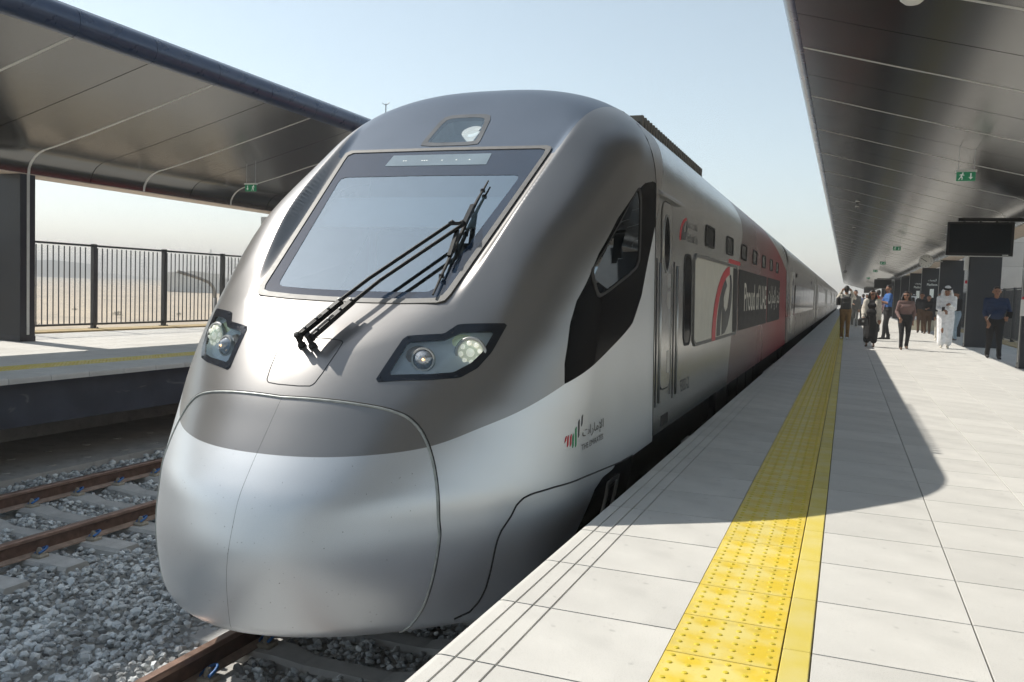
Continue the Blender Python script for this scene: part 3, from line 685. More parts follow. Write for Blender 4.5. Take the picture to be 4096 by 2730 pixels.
me = bpy.data.meshes.new('nose_shell')
me.from_pydata((P+np.array([XC, 0, 0])-np.array(WL[PCAR])).tolist(), [], fc+quads.tolist())
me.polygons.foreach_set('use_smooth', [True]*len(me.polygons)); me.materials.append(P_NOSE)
zb = np.interp(P[:, 1], ZBY, ZBZ)
zb = pchip(ZBY, ZBZ, P[:, 1])
set_attr(me, 'sd_silver', zb-P[:, 2])
set_attr(me, 'sd_patch', np.where(ax > .9, sdpoly(P[:, 1], P[:, 2], PATCH), -1))
yb = np.interp(P[:, 2], [-.6, -.45, -.278, -.186, -.078, -.032, -.01], [5.15, 5.28, 5.433, 5.545, 5.683, 5.874, 6.2]); zs = np.interp(P[:, 1], [4.9, 5.3, 6.35, 6.77], [.08, .06, -.012, -.03])
set_attr(me, 'sd_black', np.minimum(P[:, 1]-yb, zs-P[:, 2]))
set_attr(me, 'sd_bugs', np.minimum(.85-ax, .33-P[:, 2]))
set_attr(me, 'sd_panel', np.minimum(np.interp(P[:, 2], [2.3, 2.325, 2.9, 3.2], [.92, .935, 1.035, 1.08])+.35*np.maximum(h_, 0)-ax, np.minimum(P[:, 2]-2.27, 7.6-P[:, 1])))  # bluer, darker tone on the panel above the windscreen
me.update(); bm = bmesh.new(); bm.from_mesh(me); bmesh.ops.recalc_face_normals(bm, faces=bm.faces)
loose = [v for v in bm.verts if not v.link_faces]; bmesh.ops.delete(bm, geom=loose, context='VERTS'); bm.to_mesh(me); bm.free()
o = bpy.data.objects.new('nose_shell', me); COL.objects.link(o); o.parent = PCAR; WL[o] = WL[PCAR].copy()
# body of the power car behind the cab joint
yy = np.r_[np.linspace(YN+.004, 9.6, 26), np.arange(9.9, 25.01, .3)]
ring = D[-NB_:]; ring = ring[np.argsort(np.arctan2(ring[:, 2], ring[:, 0]))]; ring = ring[::2]; nb = len(ring)
V = []
for y in yy:
    Q = solve_ray(np.array([0, y, .9]), ring); Q[:, 2] = np.maximum(Q[:, 2], .012); V.append(Q)
V = np.concatenate(V); I = np.arange(len(yy)-1)[:, None]*nb; J = np.arange(nb)[None]; J2 = (J+1) % nb
q = np.stack([I+J, I+J2, I+nb+J2, I+nb+J], -1).reshape(-1, 4)
me = bpy.data.meshes.new('body_shell'); me.from_pydata((V+np.array([XC, 0, 0])-np.array(WL[PCAR])).tolist(), [], q.tolist()+[tuple((len(yy)-1)*nb+j for j in range(nb))])
me.polygons.foreach_set('use_smooth', [True]*len(me.polygons)); me.materials.append(P_BODY); me.set_sharp_from_angle(angle=R(50))
set_attr(me, 'sd_taupe', V[:, 2]-pchip(ZBY, ZBZ, V[:, 1]))
set_attr(me, 'sd_patch', np.full(len(V), -1.))
set_attr(me, 'sd_maroon', V[:, 1]-np.interp(V[:, 2], [0, .16, .73, 1.97, 2.25, 2.45, 2.75, 3.1], [12.55, 12.66, 13.02, 13.95, 14.2, 14.28, 14.0, 13.2]))
set_attr(me, 'g_red', np.clip((V[:, 1]-14.5)/7.5, 0, 1)*.85)
set_attr(me, 'sd_grey', np.minimum(V[:, 2]-np.interp(V[:, 1], [19.0, 20.2, 24.6, 25], [3.1, 2.62, 2.05, 2.0]), V[:, 1]-18))
set_attr(me, 'sd_bugs', np.full(len(V), -1.))
o = bpy.data.objects.new('body_shell', me); COL.objects.link(o); o.parent = PCAR; WL[o] = WL[PCAR].copy(); BODY = o

def world(P): return np.array(P)+np.array([XC, 0, 0])
def band(name, outer, inner, mt, off_o=.006, off_i=.006, parent=PCAR, N=72, lip=.02, matched=True):
    """raised frame between two outlines lying on the shell"""
    rs = resample if len(outer) != len(inner) or not matched else (lambda P, N: seg_resample(P, N//len(P)))
    A = rs(outer, N); B = rs(inner, N); N = len(A)
    A2 = snap(A, -lip); B2 = snap(B, -lip*1.5); A = snap(A, off_o); B = snap(B, off_i)
    mb = MB(); v = np.vstack([A2, A, B, B2]); f = []
    for k in range(3):
        for i in range(N): j = (i+1) % N; f.append((k*N+i, k*N+j, (k+1)*N+j, (k+1)*N+i))
    mb.add(world(v), f); return mb.build(name, mt, parent, smooth=True, auto=35)
def line_tube(name, pts, r, mt, parent=PCAR, off=.0, closed=False, N=None, n=6, do_snap=True):
    P = np.array(pts, float); P = resample(P, N or max(8, int(np.linalg.norm(np.diff(P, axis=0), axis=1).sum()/.03)), closed)
    if do_snap: P = snap(P, off)
    mb = MB(); mb.tube(world(P).tolist(), r, n, closed=closed); return mb.build(name, mt, parent, smooth=True)
mir = lambda P: [[-p[0], *p[1:]] for p in P]
# coupler hatch seam, all round
half = chaikin(SEAM, 1, False); full = mir(half[::-1])+half
line_tube('hatch_seal', full, .0085, M['seal_light'], off=.0, N=160)
line_tube('hatch_gap', [(p[0]*1.006, p[1]+.004, p[2]+.008) for p in full], .006, M['rubber'], off=.001, N=160)
cs = [(0, 4.134-.1*0, .594), (0, 4.026, .452), (0, 3.922, .315), (0, 3.846, .209), (0, 3.777, .114), (0, 3.731, -.038), (0, 3.69, -.222), (0, 3.687, -.338), (0, 3.70, -.45), (0, 3.73, -.6)]
line_tube('centre_seam', cs, .0015, M['rubber'], off=-.001, N=50)
for s in (1, -1):
    sk = SKIRT if s > 0 else mir(SKIRT); line_tube('skirt_seam', sk, .006, M['rubber'], off=0, N=90)
    line_tube('cab_joint', [(s*float(x), YN, z) for x, z in zip(on_side(np.full(24, YN), np.linspace(.02, 2.85, 24)), np.linspace(.02, 2.85, 24))], .005, M['rubber'], do_snap=False)
hp = chaikin(chaikin(HATCH, 1, q=.09), 1, q=.25); line_tube('service_hatch_seam', hp, .0032, M['rubber'], off=-.0005, closed=True, N=80)
# windscreen: gasket, printed border, clear pane, display, all in the glass plane
def gp(x, y, h): return (x+XC, y-.641*h, 1.207+.835*(y-4.845)+.7676*h)
def gpoly(name, pts, h, mt, thick=.004, parent=PCAR):
    mb = MB(); n = len(pts); v = [gp(x, y, h) for x, y in pts]+[gp(x, y, h-thick) for x, y in pts]; f = [(i, (i+1) % n, n+(i+1) % n, n+i) for i in range(n)]
    tri = tessellate_polygon([[Vector((x, y, 0)) for x, y in pts]]); f = (f if thick else [])+[tuple(t) for t in tri]+([tuple(i+n for i in t) for t in tri] if thick else [])
    if not thick: v = v[:n]
    mb.add(v, f); return mb.build(name, mt, parent)
def gring(name, o_, i_, h, mt, thick=.006, parent=PCAR, N=120):
    O2 = resample(o_, N); I2 = resample(i_, N); mb = MB(); v = [gp(x, y, h-thick) for x, y in O2]+[gp(x, y, h) for x, y in O2]+[gp(x, y, h) for x, y in I2]+[gp(x, y, h-thick) for x, y in I2]; f = []
    for k in range(3):
        for i in range(N): j = (i+1) % N; f.append((k*N+i, k*N+j, (k+1)*N+j, (k+1)*N+i))
    mb.add(v, f); return mb.build(name, mt, parent)
def trap(xb, yb_, xt, yt, it=2, bow=.025):
    P = [(-xb, yb_), (-xb*.6, yb_-bow*.75), (-xb*.2, yb_-bow), (xb*.2, yb_-bow), (xb*.6, yb_-bow*.75), (xb, yb_), (xt, yt), (0, yt+.006), (-xt, yt)]; Q = []
    for i in range(len(P)):
        a, p, c_ = (np.array(P[k % len(P)], float) for k in (i-1, i, i+1))
        if i in (0, 5, 6, 8):
            r_ = .05; u = p+(a-p)/np.linalg.norm(a-p)*r_; v = p+(c_-p)/np.linalg.norm(c_-p)*r_
            Q += [tuple(u*(1-t)**2+2*p*t*(1-t)+v*t*t) for t in (0, .25, .5, .75, 1)]
        else: Q.append(tuple(p))
    return Q
M['frit'] = mat('frit', (.020, .034, .060), .08, var=.1, rvar=.02, spec=.9, coat=.4)
M['pane'] = glass_mat('windscreen_glass', (.82, .93, .98), .42, .015)
WS = empty('windscreen', (XC, 4.8, 1.15)); WS.parent = PCAR; WS.location = WL[WS]-WL[PCAR]
gring('gasket', trap(.700, 4.79, .888, 6.192), trap(.664, 4.822, .85, 6.162), .012, M['gasket'], parent=WS)
gring('printed_border', trap(.668, 4.819, .853, 6.166), trap(.579, 4.868, .749, 5.891, bow=.015), .006, M['frit'], parent=WS)
gpoly('pane', trap(.583, 4.864, .753, 5.895, bow=.015), .003, M['pane'], parent=WS, thick=0)
gpoly('destination_display', [(-.427, 6.003), (.427, 6.003), (.418, 6.123), (-.418, 6.123)], .0085, mat('display', (.20, .26, .30), .1, var=.08, rvar=.02, coat=.6), parent=WS, thick=.002)
mb = MB()
for x in (-.30, -.28, -.14, -.12, -.10, .03, .15, .26): mb.add([gp(x, 6.055, .009), gp(x+.012, 6.055, .009), gp(x+.012, 6.062, .009), gp(x, 6.062, .009)], [(0, 1, 2, 3)])
mb.build('display_pixels', M['sign_white'], WS)
# inside the cab
CAB = mat('cab_lining', (.48, .54, .60), .7, var=.1)
mb = MB(); mb.box(XC-1.05, XC+1.05, 6.85, 6.9, .6, 2.35); mb.build('cab_rear_wall', CAB, PCAR)
mb = MB(); mb.prism([(5.0, .95), (5.35, 1.12), (5.6, 1.08), (5.7, .7), (5.2, .6)], XC-1.0, XC+1.0, 'x'); mb.build('driver_desk', mat('desk', (.12, .14, .16), .6), PCAR)
gpoly('roller_blind', [(-.74, 5.475), (.70, 5.475), (.745, 5.76), (-.745, 5.76)], -.07, mat('blind', (.62, .63, .60), .7, var=.03), .003)
mb = MB(); mb.tube([gp(-.74, 5.47, -.068), gp(.72, 5.47, -.068)], .008, 6); mb.build('blind_rail', M['white'], PCAR)
for sx in (-.42, .30):
    mb = MB(); mb.bbox(XC+sx-.24, XC+sx+.24, 6.25, 6.40, 1.0, 1.72, .05); mb.bbox(XC+sx-.14, XC+sx+.14, 6.27, 6.37, 1.70, 1.93, .04); mb.build('driver_seat', mat('seat_fabric', (.03, .035, .05), .8), PCAR)
mb = MB(); mb.box(XC-.75, XC+.75, 4.99, 5.02, 1.14, 1.2); mb.build('desk_edge', M['white'], PCAR)
# top light
N = 48; ol = snap(resample(chaikin([(p[0]*1.06, p[1]+(.012 if p[1] > 6.4 else -.012), p[2]) for p in TOPL], 1), N)); il = snap(resample(chaikin(TOPL, 1), N))
band('top_light_frame', [(p[0]*1.09, p[1]+(.018 if p[1] > 6.4 else -.018), p[2]+(.016 if p[1] > 6.4 else -.016)) for p in chaikin(TOPL, 1)], [(p[0]*.90, 6.42+(p[1]-6.42)*.88, 2.52+(p[2]-2.52)*.88) for p in chaikin(TOPL, 1)], mat('lamp_frame', (.12, .125, .13), .35, metal=.5), .004, .003, N=48)
TLG = snap([(p[0]*.95, 6.42+(p[1]-6.42)*.93, 2.52+(p[2]-2.52)*.93) for p in chaikin(TOPL, 1)], .002)
mb = MB(); mb.add(world(TLG), [tuple(range(len(TLG)))]); mb.build('top_light_glass', glass_mat('lamp_glass', (.82, .88, .9), .12, .02), PCAR)
mb = MB(); mb.add(world([(p[0]*1.05, p[1]+.10, p[2]-.12) for p in TLG]), [tuple(range(len(TLG)))]); 
n_ = len(TLG); mb.add(np.vstack([world(TLG*[1, 1, 1]+[0, .002, -.004]), world([(p[0]*1.05, p[1]+.10, p[2]-.12) for p in TLG])]), [(i, (i+1) % n_, n_+(i+1) % n_, n_+i) for i in range(n_)])
mb.build('top_light_bowl', mat('lamp_bowl', (.45, .50, .53), .3, metal=.5), PCAR)
mb = MB(); mb.lathe([(.045, .10), (.085, .0), (.09, -.015), (.02, -.01)], (XC+.10, 6.47, 2.50), (0, .64, -.77), 24); mb.build('top_lamp', mat('top_lamp', (.85, .88, .85), .1, metal=.8, emit=(1, 1, .93, .5)), PCAR, smooth=True)

# headlights
M['frame_black'] = mat('headlight_frame', (.012, .016, .024), .14, var=.15, rvar=.03, spec=.5)
M['tray'] = mat('lamp_tray', (.80, .84, .88), .4, metal=.0, var=.05)
M['lens'] = mat('lit_lens', (.7, .72, .6), .15, var=.05, emit=(.95, 1.0, .80, .16))
M['led'] = mat('led', (.9, .9, .8), .3, emit=(1, 1, .85, .30))
M['bowl'] = mat('lamp_reflector', (.50, .56, .40), .25, metal=.4, emit=(.5, .6, .35, .10))
M['clearlens'] = mat('clear_lens', (.45, .48, .52), .12, metal=.5, var=.2, scale=60)
M['amber'] = mat('amber_glow', (.8, .5, .25), .3, emit=(1, .6, .25, 2.0))
M['hlglass'] = glass_mat('headlight_glass', (.93, .96, .97), .04, .02)
for s in (1, -1):
    ho = HLO if s > 0 else mir(HLO); hi_ = HLI if s > 0 else mir(HLI)
    ho = [tuple(p) for p in ho]; co = chaikin(ho, 1, q=.07); ci = chaikin(hi_, 1, q=.07)
    HL = empty('headlight', (XC+s*.8, 4.6, .7)); HL.parent = PCAR; HL.location = WL[HL]-WL[PCAR]
    band('frame', co, ci, M['frame_black'], .0035, .002, HL, N=90, lip=.008)
    gl = snap(np.array(ci), .001); mb = MB(); c_ = snap([gl.mean(0)], .004); n_ = len(gl)
    mb.add(world(np.vstack([gl, c_])), [(i, (i+1) % n_, n_) for i in range(n_)]); mb.build('cover_glass', M['hlglass'], HL, smooth=True)
    back = snap(np.array(ci), -.004); bk = back.mean(0)+(back-back.mean(0))*1.02+np.array([-s*.012, .045, -.005])
    mb = MB(); cc = bk.mean(0); mb.add(world(np.vstack([back, bk, [cc]])), [(i, (i+1) % n_, n_+(i+1) % n_, n_+i) for i in range(n_)]+[(n_+i, n_+(i+1) % n_, 2*n_) for i in range(n_)])
    mb.build('lamp_tray', M['tray'], HL)
    d = Vector((s*.28, -1, .10)).normalized()
    for (lx, ly, lz, r_, main) in ((.925, 4.690, .882, .078, True), (.701, 4.518, .838, .058, False)):
        c = Vector((XC+s*lx, ly, lz)); nm = 'main_lamp' if main else 'marker_lamp'
        L = empty(nm, c); L.parent = HL; L.location = WL[L]-WL[HL]
        mb = MB(); mb.lathe([(r_*1.22, -.012), (r_*1.22, .004), (r_*1.16, .012), (r_, .012), (r_*.98, -.004)], c, d, 32); mb.build('bezel', M['steel'], L, smooth=True, auto=30)
        # reflector trough running inwards beside the lamp
        b0 = c-Vector((s*r_*.75, 0, 0)); mb = MB(); mb.lathe([(r_*1.35, -.02), (r_*1.2, .0), (r_*.9, .012)], b0+Vector((0, .012, 0)), d, 28); mb.build('reflector', M['bowl'] if main else mat('amber_bowl', (.45, .36, .30), .3, metal=.4), L, smooth=True)
        if main:
            mb = MB(); mb.lathe([(r_*.98, 0), (r_*.9, .010), (r_*.6, .016), (.001, .018)], c, d, 32); mb.build('lens', M['lens'], L, smooth=True)
            u = d.orthogonal().normalized(); w2 = d.cross(u); mb = MB()
            for k in range(8):
                a = k*math.pi/4+.2; mb.lathe([(.016, .012), (.012, .022), (.004, .025)], c+(u*math.cos(a)+w2*math.sin(a))*r_*.72, d, 10)
            mb.lathe([(.026, .016), (.020, .026), (.004, .03)], c, d, 14); mb.build('led_cluster', M['led'], L, smooth=True)
        else:
            mb = MB(); mb.lathe([(r_*.98, 0)]+[(r_*(.95-.055*k), .006+.0045*k+(.002 if k % 2 else 0)) for k in range(11)]+[(r_*.34, .05), (.002, .054)], c, d, 28); mb.build('lens', M['clearlens'], L)
            mb = MB(); mb.ico(c+d*.052+Vector((.01, 0, .0)), .0085, 0, 1); mb.build('bulb', M['amber'], L)
    for k in (0, 3, 6, 14, 17, 20):
        p = snap([np.array(co[k % len(co)])*.72+np.array(ci[k % len(ci)])*.28], .003)[0]; mb = MB(); mb.lathe([(.007, 0), (.007, .004), (.003, .005)], world([p])[0], (s*.2, -.8, .5), 8); mb.build('screw', M['frame_black'], HL)

# cab side windows and cab details on both flanks
M['cabglass'] = glass_mat('cab_side_glass', (.25, .27, .28), .02, .02); [n for n in M['cabglass'].node_tree.nodes if n.type == 'BSDF_GLOSSY'][0].inputs[0].default_value = (.24, .27, .30, 1)
for s in (1, -1):
    W3 = [(s*float(on_side(y, z)[0]), y, z) for y, z in WIN]; c3 = np.mean(W3, 0)
    big = [tuple(c3+(np.array(p)-c3)*1.045) for p in W3]
    cw = empty('cab_side_window', (XC+s*1.38, 6.3, 1.24)); cw.parent = PCAR; cw.location = WL[cw]-WL[PCAR]
    band('frame', chaikin(big, 1), chaikin([tuple(c3+(np.array(p)-c3)*.975) for p in W3], 1), M['rubber'], .006, .003, cw, N=80)
    gl = snap(chaikin(W3, 1), -.004); mb = MB(); mb.add(world(gl), [tuple(range(len(gl)))]); mb.build('pane', M['cabglass'], cw)
for s in (1, -1):
    mb = MB(); wc_ = np.array(WIN).mean(0); mb.prism([tuple(wc_+(np.array(p)-wc_)*1.0) for p in WIN], XC+s*1.20-.006, XC+s*1.20+.006, 'x'); mb.build('window_dark_sheet', mat('interior_shade', (.03, .031, .034), .7), PCAR)  # dark sheet added behind the side windows, standing for the cab's inner shade
# wiper: two rods, carrier and blade
WP = empty('windscreen_wiper', (XC, 4.4, .88)); WP.parent = PCAR; WP.location = WL[WP]-WL[PCAR]
for pts in ([(-.045, 4.375, .93), (-.015, 4.331, .955), (.035, 4.47, 1.06)], [(.035, 4.385, .93), (.073, 4.327, .951), (.12, 4.47, 1.06)]):
    mb = MB(); mb.tube(world(pts).tolist(), [.018, .02, .02], 8); mb.build('arm_base', M['black'], WP)
for a, bb in (([(-.015, 4.331, .955), (.084, 4.602, 1.153)], [(.079, 4.612, 1.163), (.161, 4.793, 1.297), (.502, 5.265, 1.687)]), ([(.073, 4.327, .951), (.163, 4.606, 1.156)], [(.172, 4.607, 1.157), (.247, 4.784, 1.289), (.59, 5.252, 1.676)])):
    mb = MB(); mb.bar(*[tuple(world(p)) for p in a], .042, .03); mb.build('arm_sleeve', M['black'], WP)
    P_ = world(bb); mb = MB(); mb.tube(P_.tolist(), .0125, 6); mb.build('arm_rod', M['black'], WP, smooth=True, auto=40)
    mb = MB()
    for t in (.12, .4, .7, .98):
        c = np.array(a[0])*(1-t)+np.array(a[1])*t; mb.lathe([(.009, 0), (.009, .012), (.004, .014)], world(c)+[0, -.008, .012], (0, -.55, .83), 8)
    mb.build('bolt', M['steel'], WP)
for x in (-.052, .024):
    mb = MB(); mb.lathe([(.026, -.01), (.026, .012), (.017, .02), (.017, .07), (.02, .075), (.02, .095), (.008, .1)], world([(x, 4.401, .882)])[0], (0, -.62, .78), 12); mb.build('pivot', M['rubber'], WP)
mb = MB(); mb.bar(world((.495, 5.258, 1.683)), world((.60, 5.262, 1.684)), .05, .02); mb.ico(world((.51, 5.262, 1.69)), .02); mb.ico(world((.585, 5.258, 1.688)), .022); mb.build('linkage', M['black'], WP)
mb = MB(); mb.bar(world((.595, 5.262, 1.68)), world((.535, 5.53, 1.83)), .03, .022, up=(0, -.64, .77)); mb.bar(world((.56, 5.24, 1.64)), world((.60, 5.04, 1.46)), .024, .02, up=(0, -.64, .77)); mb.build('blade_carrier', M['black'], WP)
bl = [(.539, 5.785, 2.031), (.540, 5.592, 1.869), (.553, 5.4, 1.709), (.564, 5.288, 1.616), (.580, 5.088, 1.449), (.611, 4.801, 1.213)]
mb = MB(); mb.tube(world(bl).tolist(), [.006, .012, .014, .015, .013, .007], 6); mb.build('blade', M['rubber'], WP)
mb = MB()
for t in (0, 1, 2, 3, 4):
    c = (np.array(bl[t])+np.array(bl[t+1]))/2; mb.bbox(*[v for k in range(3) for v in (world(c)[k]-.014, world(c)[k]+.014)], .004)
mb.build('blade_clip', M['black'], WP)

# right-flank furniture, laid on the shell: helper for flat outlines in (y, z)
def flank(name, poly, mt, off=.003, parent=PCAR, thick=.004, sgn=1):
    poly = [tuple(p) for p in poly]; Y = [p[0] for p in poly]; Z = [p[1] for p in poly]; X = on_side(Y, Z)
    n = len(poly); v = [(XC+sgn*(x+off), y, z) for x, y, z in zip(X, Y, Z)]+[(XC+sgn*(x+off-thick), y, z) for x, y, z in zip(X, Y, Z)]
    f = [(i, (i+1) % n, n+(i+1) % n, n+i) for i in range(n)]; tri = tessellate_polygon([[Vector((y, z, 0)) for y, z in poly]])
    f += [tuple(t) for t in tri]+[tuple(i+n for i in t) for t in tri]
    mb = MB(); mb.add(v, f); return mb.build(name, mt, parent)
def flank_text(name, body, y0, z0, w_, h_, mt, off=.004, parent=PCAR, skew=0., bold=.0):
    V, Fc = text_mesh(body, w_, h_, bold); Y = y0+V[:, 0]+skew*V[:, 1]; Z = z0+V[:, 1]; X = on_side(Y, Z)+off+XC
    mb = MB(); mb.add(np.stack([X, Y, Z], 1), Fc); return mb.build(name, mt, parent, recalc=False)
def rrect(y0, y1, z0, z1, r=.06, k=6):
    P = []
    for cy, cz, a0 in ((y1-r, z1-r, 0), (y0+r, z1-r, 90), (y0+r, z0+r, 180), (y1-r, z0+r, 270)):
        for i in range(k+1): a = R(a0+90*i/k); P.append((cy+r*math.cos(a), cz+r*math.sin(a)))
    return P
def fring(name, outer, inner, mt, off=.010, parent=PCAR):
    N = 56; A = resample(outer, N); B = resample(inner, N); Xa = on_side(A[:, 0], A[:, 1]); Xb = on_side(B[:, 0], B[:, 1]); mb = MB(); f = []
    v = [(XC+x-.004, *p) for x, p in zip(Xa, A)]+[(XC+x+off, *p) for x, p in zip(Xa, A)]+[(XC+x+off, *p) for x, p in zip(Xb, B)]+[(XC+x-.004, *p) for x, p in zip(Xb, B)]
    for k in range(3):
        for i in range(N): j = (i+1) % N; f.append((k*N+i, k*N+j, (k+1)*N+j, (k+1)*N+i))
    mb.add(v, f); return mb.build(name, mt, parent)
M['winglass'] = mat('dark_window_glass', (.010, .012, .014), .09, var=.1, rvar=.02, spec=.08); M['winglass'].node_tree.nodes['Principled BSDF'].inputs['IOR'].default_value = 1.12
# livery patch continues behind the joint as geometry-free paint; door
DR = empty('cab_door', (XC+1.42, 8.05, .39)); DR.parent = PCAR; DR.location = WL[DR]-WL[PCAR]
M['door'] = mat('door_silver', (.52, .52, .505), .2, metal=.8, var=.05)
flank('leaf', rrect(7.80, 8.27, .40, 2.10, .12), M['door'], .006, DR, .03)
fring('leaf_edge', rrect(7.785, 8.285, .385, 2.115, .13), rrect(7.80, 8.27, .40, 2.10, .12), M['rubber'], .005, DR)
ell = lambda cy, cz, a, b_, n=28: [(cy+a*math.cos(2*math.pi*k/n), cz+b_*math.sin(2*math.pi*k/n)) for k in range(n)]
flank('oval_window', ell(8.02, 1.73, .135, .25), M['winglass'], .009, DR, .006)
fring('window_rim', ell(8.02, 1.73, .15, .268), ell(8.02, 1.73, .135, .25), M['steel'], .012, DR)
for y in (7.62, 8.43):
    flank('grab_recess', [(y-.022, .26), (y+.022, .26), (y+.022, 1.58), (y-.022, 1.58)], M['under'], .003, DR)
    X0 = XC+on_side(y, .9)[0]; mb = MB(); mb.tube([(XC+on_side(y, .3)[0]+.03, y, .3), (X0+.035, y, .9), (XC+on_side(y, 1.5)[0]+.03, y, 1.54)], .014, 8); mb.build('grab_rail', M['steel'], DR, smooth=True)
for z0, z1 in ((1.13, 1.30), (.53, .74), (1.33, 1.46)): flank('handle_recess', rrect(8.10, 8.22, z0, z1, .02), M['steel'], .009, DR, .006)
flank('step_recess', [(7.9, .05), (8.22, .05), (8.22, .15), (7.9, .15)], M['black'], .003)
mb = MB(); X0 = XC+1.36; mb.prism([(X0, 2.20), (X0+.065, 2.155), (X0+.07, 2.13), (X0-.01, 2.16)], 7.62, 8.75); mb.build('rain_gutter', M['door'], PCAR)
# row of small windows
for k, y in enumerate((10.36, 12.26, 14.06, 15.83, 17.62, 19.40, 21.15)):
    wv = empty('equipment_window', (XC+1.39, y+.36, 1.85)); wv.parent = PCAR; wv.location = WL[wv]-WL[PCAR]
    flank('pane', rrect(y+.03, y+.71, 1.862, 2.088, .06), M['winglass'], .004, wv)
    fring('frame', rrect(y+.005, y+.735, 1.848, 2.102, .075), rrect(y+.04, y+.70, 1.868, 2.082, .055), M['rubber'], .012, wv)
flank('tall_window', rrect(9.0, 9.40, .76, 1.67, .12), M['winglass'], .004); fring('tall_window_rim', rrect(8.975, 9.425, .735, 1.695, .14), rrect(9.0, 9.40, .76, 1.67, .12), M['rubber'], .008)
# louvre field with ribs
LV = empty('louvre_panel', (XC+1.42, 11.2, .73)); LV.parent = PCAR; LV.location = WL[LV]-WL[PCAR]
flank('backing', rrect(9.6, 13.48, .735, 1.69, .05), M['louvre'], .004, LV)
mb = MB()
for k in range(64):
    y = 9.64+k*.06; xa, xb = on_side([y, y], [.75, 1.675]); mb.add([(XC+xa+.004, y, .75), (XC+xa+.012, y+.012, .75), (XC+xa+.012, y+.028, .75), (XC+xa+.004, y+.04, .75), (XC+xb+.004, y, 1.675), (XC+xb+.012, y+.012, 1.675), (XC+xb+.012, y+.028, 1.675), (XC+xb+.004, y+.04, 1.675)], [(0, 1, 5, 4), (1, 2, 6, 5), (2, 3, 7, 6)])
mb.build('louvre_ribs', M['louvre'], LV)
fring('louvre_frame', rrect(9.56, 13.52, .70, 1.725, .07), rrect(9.6, 13.48, .735, 1.69, .05), M['gasket'], .016, LV)
def mark(y0, z0, w_, h_, off, parent, big=True):
    """arc-and-letter mark, unit box mapped to w_ x h_"""
    def T(P): return [(y0+u*w_, z0+v*h_) for u, v in P]
    cur = lambda a0, a1, cx, cz, rx, rz, n=14: [(cx+rx*math.cos(R(a0+(a1-a0)*i/n)), cz+rz*math.sin(R(a0+(a1-a0)*i/n))) for i in range(n+1)]
    flank('mark_red_arc', T(cur(180, 95, 1.0, -.05, 1.0, 1.05)+cur(97, 180, 1.03, -.05, .86, .93)), M['red'], off, parent, .002)
    flank('mark_dark_stem', T(cur(180, 118, 1.05, 0, .80, .90)+cur(118, 180, 1.08, 0, .66, .80)), M['letter'], off, parent, .002)
    outer = cur(180, 92, 1.08, .0, .58, .86)
    flank('mark_dark_bowl', T([(.50, 0), (.52, .45), (.57, .62)]+[(.60, .40), (.70, .32), (.82, .38), (.92, .55), (.96, .72), (.92, .86), (1.0, .88), (1.08, .72), (1.06, .5), (.98, .3), (.84, .12), (.68, .02)]), M['letter'], off, parent, .002)
mark(10.92, .75, 1.80, .94, .0165, LV)
flank('mark_red_tail', [(12.55, 1.735), (13.95, 1.745), (13.95, 1.80), (12.7, 1.80), (12.55, 1.79)], M['red'], .003)
flank('black_end', [(13.0, .745), (13.47, .745), (13.47, 1.68), (13.0, 1.68)], M['black'], .015, LV, .002)
mark(8.69, 1.82, .42, .24, .003, PCAR)
flank_text('maker_name', 'Etihad Rail', 9.14, 1.825, .66, .085, M['letter'])
flank_text('maker_name', '\uFEA9\uFE8E\uFEA4\uFE97\uFEFB\uFE8D \uFE95\uFE8D\uFEAD\uFE8E\uFEC4\uFED7', 9.14, 1.945, .64, .10, M['letter'])
for y0, y1, nm in ((13.80, 18.72, 'p'), (18.98, 22.5, 'q')):
    flank('slogan_panel', rrect(y0, y1, .74, 1.69, .03), M['black'], .005)
flank_text('slogan', 'Proud of UAE', 14.55, 1.03, 4.1, .47, M['cream_letter'], .008, bold=.012)
flank_text('slogan', '\uFE95\uFE8D\uFEAD\uFE8E\uFEE3\uFEF9\uFE8D \uFEAE\uFEA8\uFED3', 19.15, .98, 3.2, .55, M['cream_letter'], .008, bold=.008)
flank_text('car_number', '93001-2', 8.88, .27, .50, .125, M['letter'])
# country mark on the nose flank: seven slanted strokes and two lines of lettering
for (y, za, zb2, mt) in ((5.095, .326, .368, 'red'), (5.122, .298, .369, 'red'), (5.160, .297, .371, 'red'), (5.193, .283, .370, 'greenf'), (5.236, .282, .408, 'greenf'), (5.288, .336, .448, 'letter'), (5.345, .400, .473, 'letter')):
    flank('flag_stroke', [(y, za), (y+.017, za+.012), (y+.032, zb2), (y+.014, zb2-.012)], M[mt], .004, thick=.003)
flank_text('country_name', 'THE EMIRATES', 5.335, .245, .52, .037, M['letter'], skew=0.)
flank_text('country_name', '\uFE95\uFE8D\uFEAD\uFE8E\uFEE3\uFEF9\uFE8D', 5.36, .305, .50, .085, M['letter'])
# roof fins of the cooling unit, roof rail, rain strips
M['fin'] = mat('roof_fin', (.15, .14, .12), .7, var=.2)
for k in range(29):
    y = 8.62+k*.1335; mb = MB(); mb.box(XC+.50, XC+.985, y, y+.055, 2.80, 3.035); mb.build('roof_fin', M['fin'], PCAR)
mb = MB(); mb.box(XC+.45, XC+.96, 8.6, 12.5, 2.78, 2.97); mb.build('cooler_core', M['under'], PCAR)
mb = MB(); mb.tube([(XC+.66+.0*i, 12.6+i*.6, 3.045) for i in range(20)], .012, 6)
for i in range(20): mb.lathe([(.02, -.06), (.02, .03)], (XC+.66, 12.6+i*.6, 3.03), (0, 0, 1), 6)
mb.build('roof_rail', M['under'], PCAR)
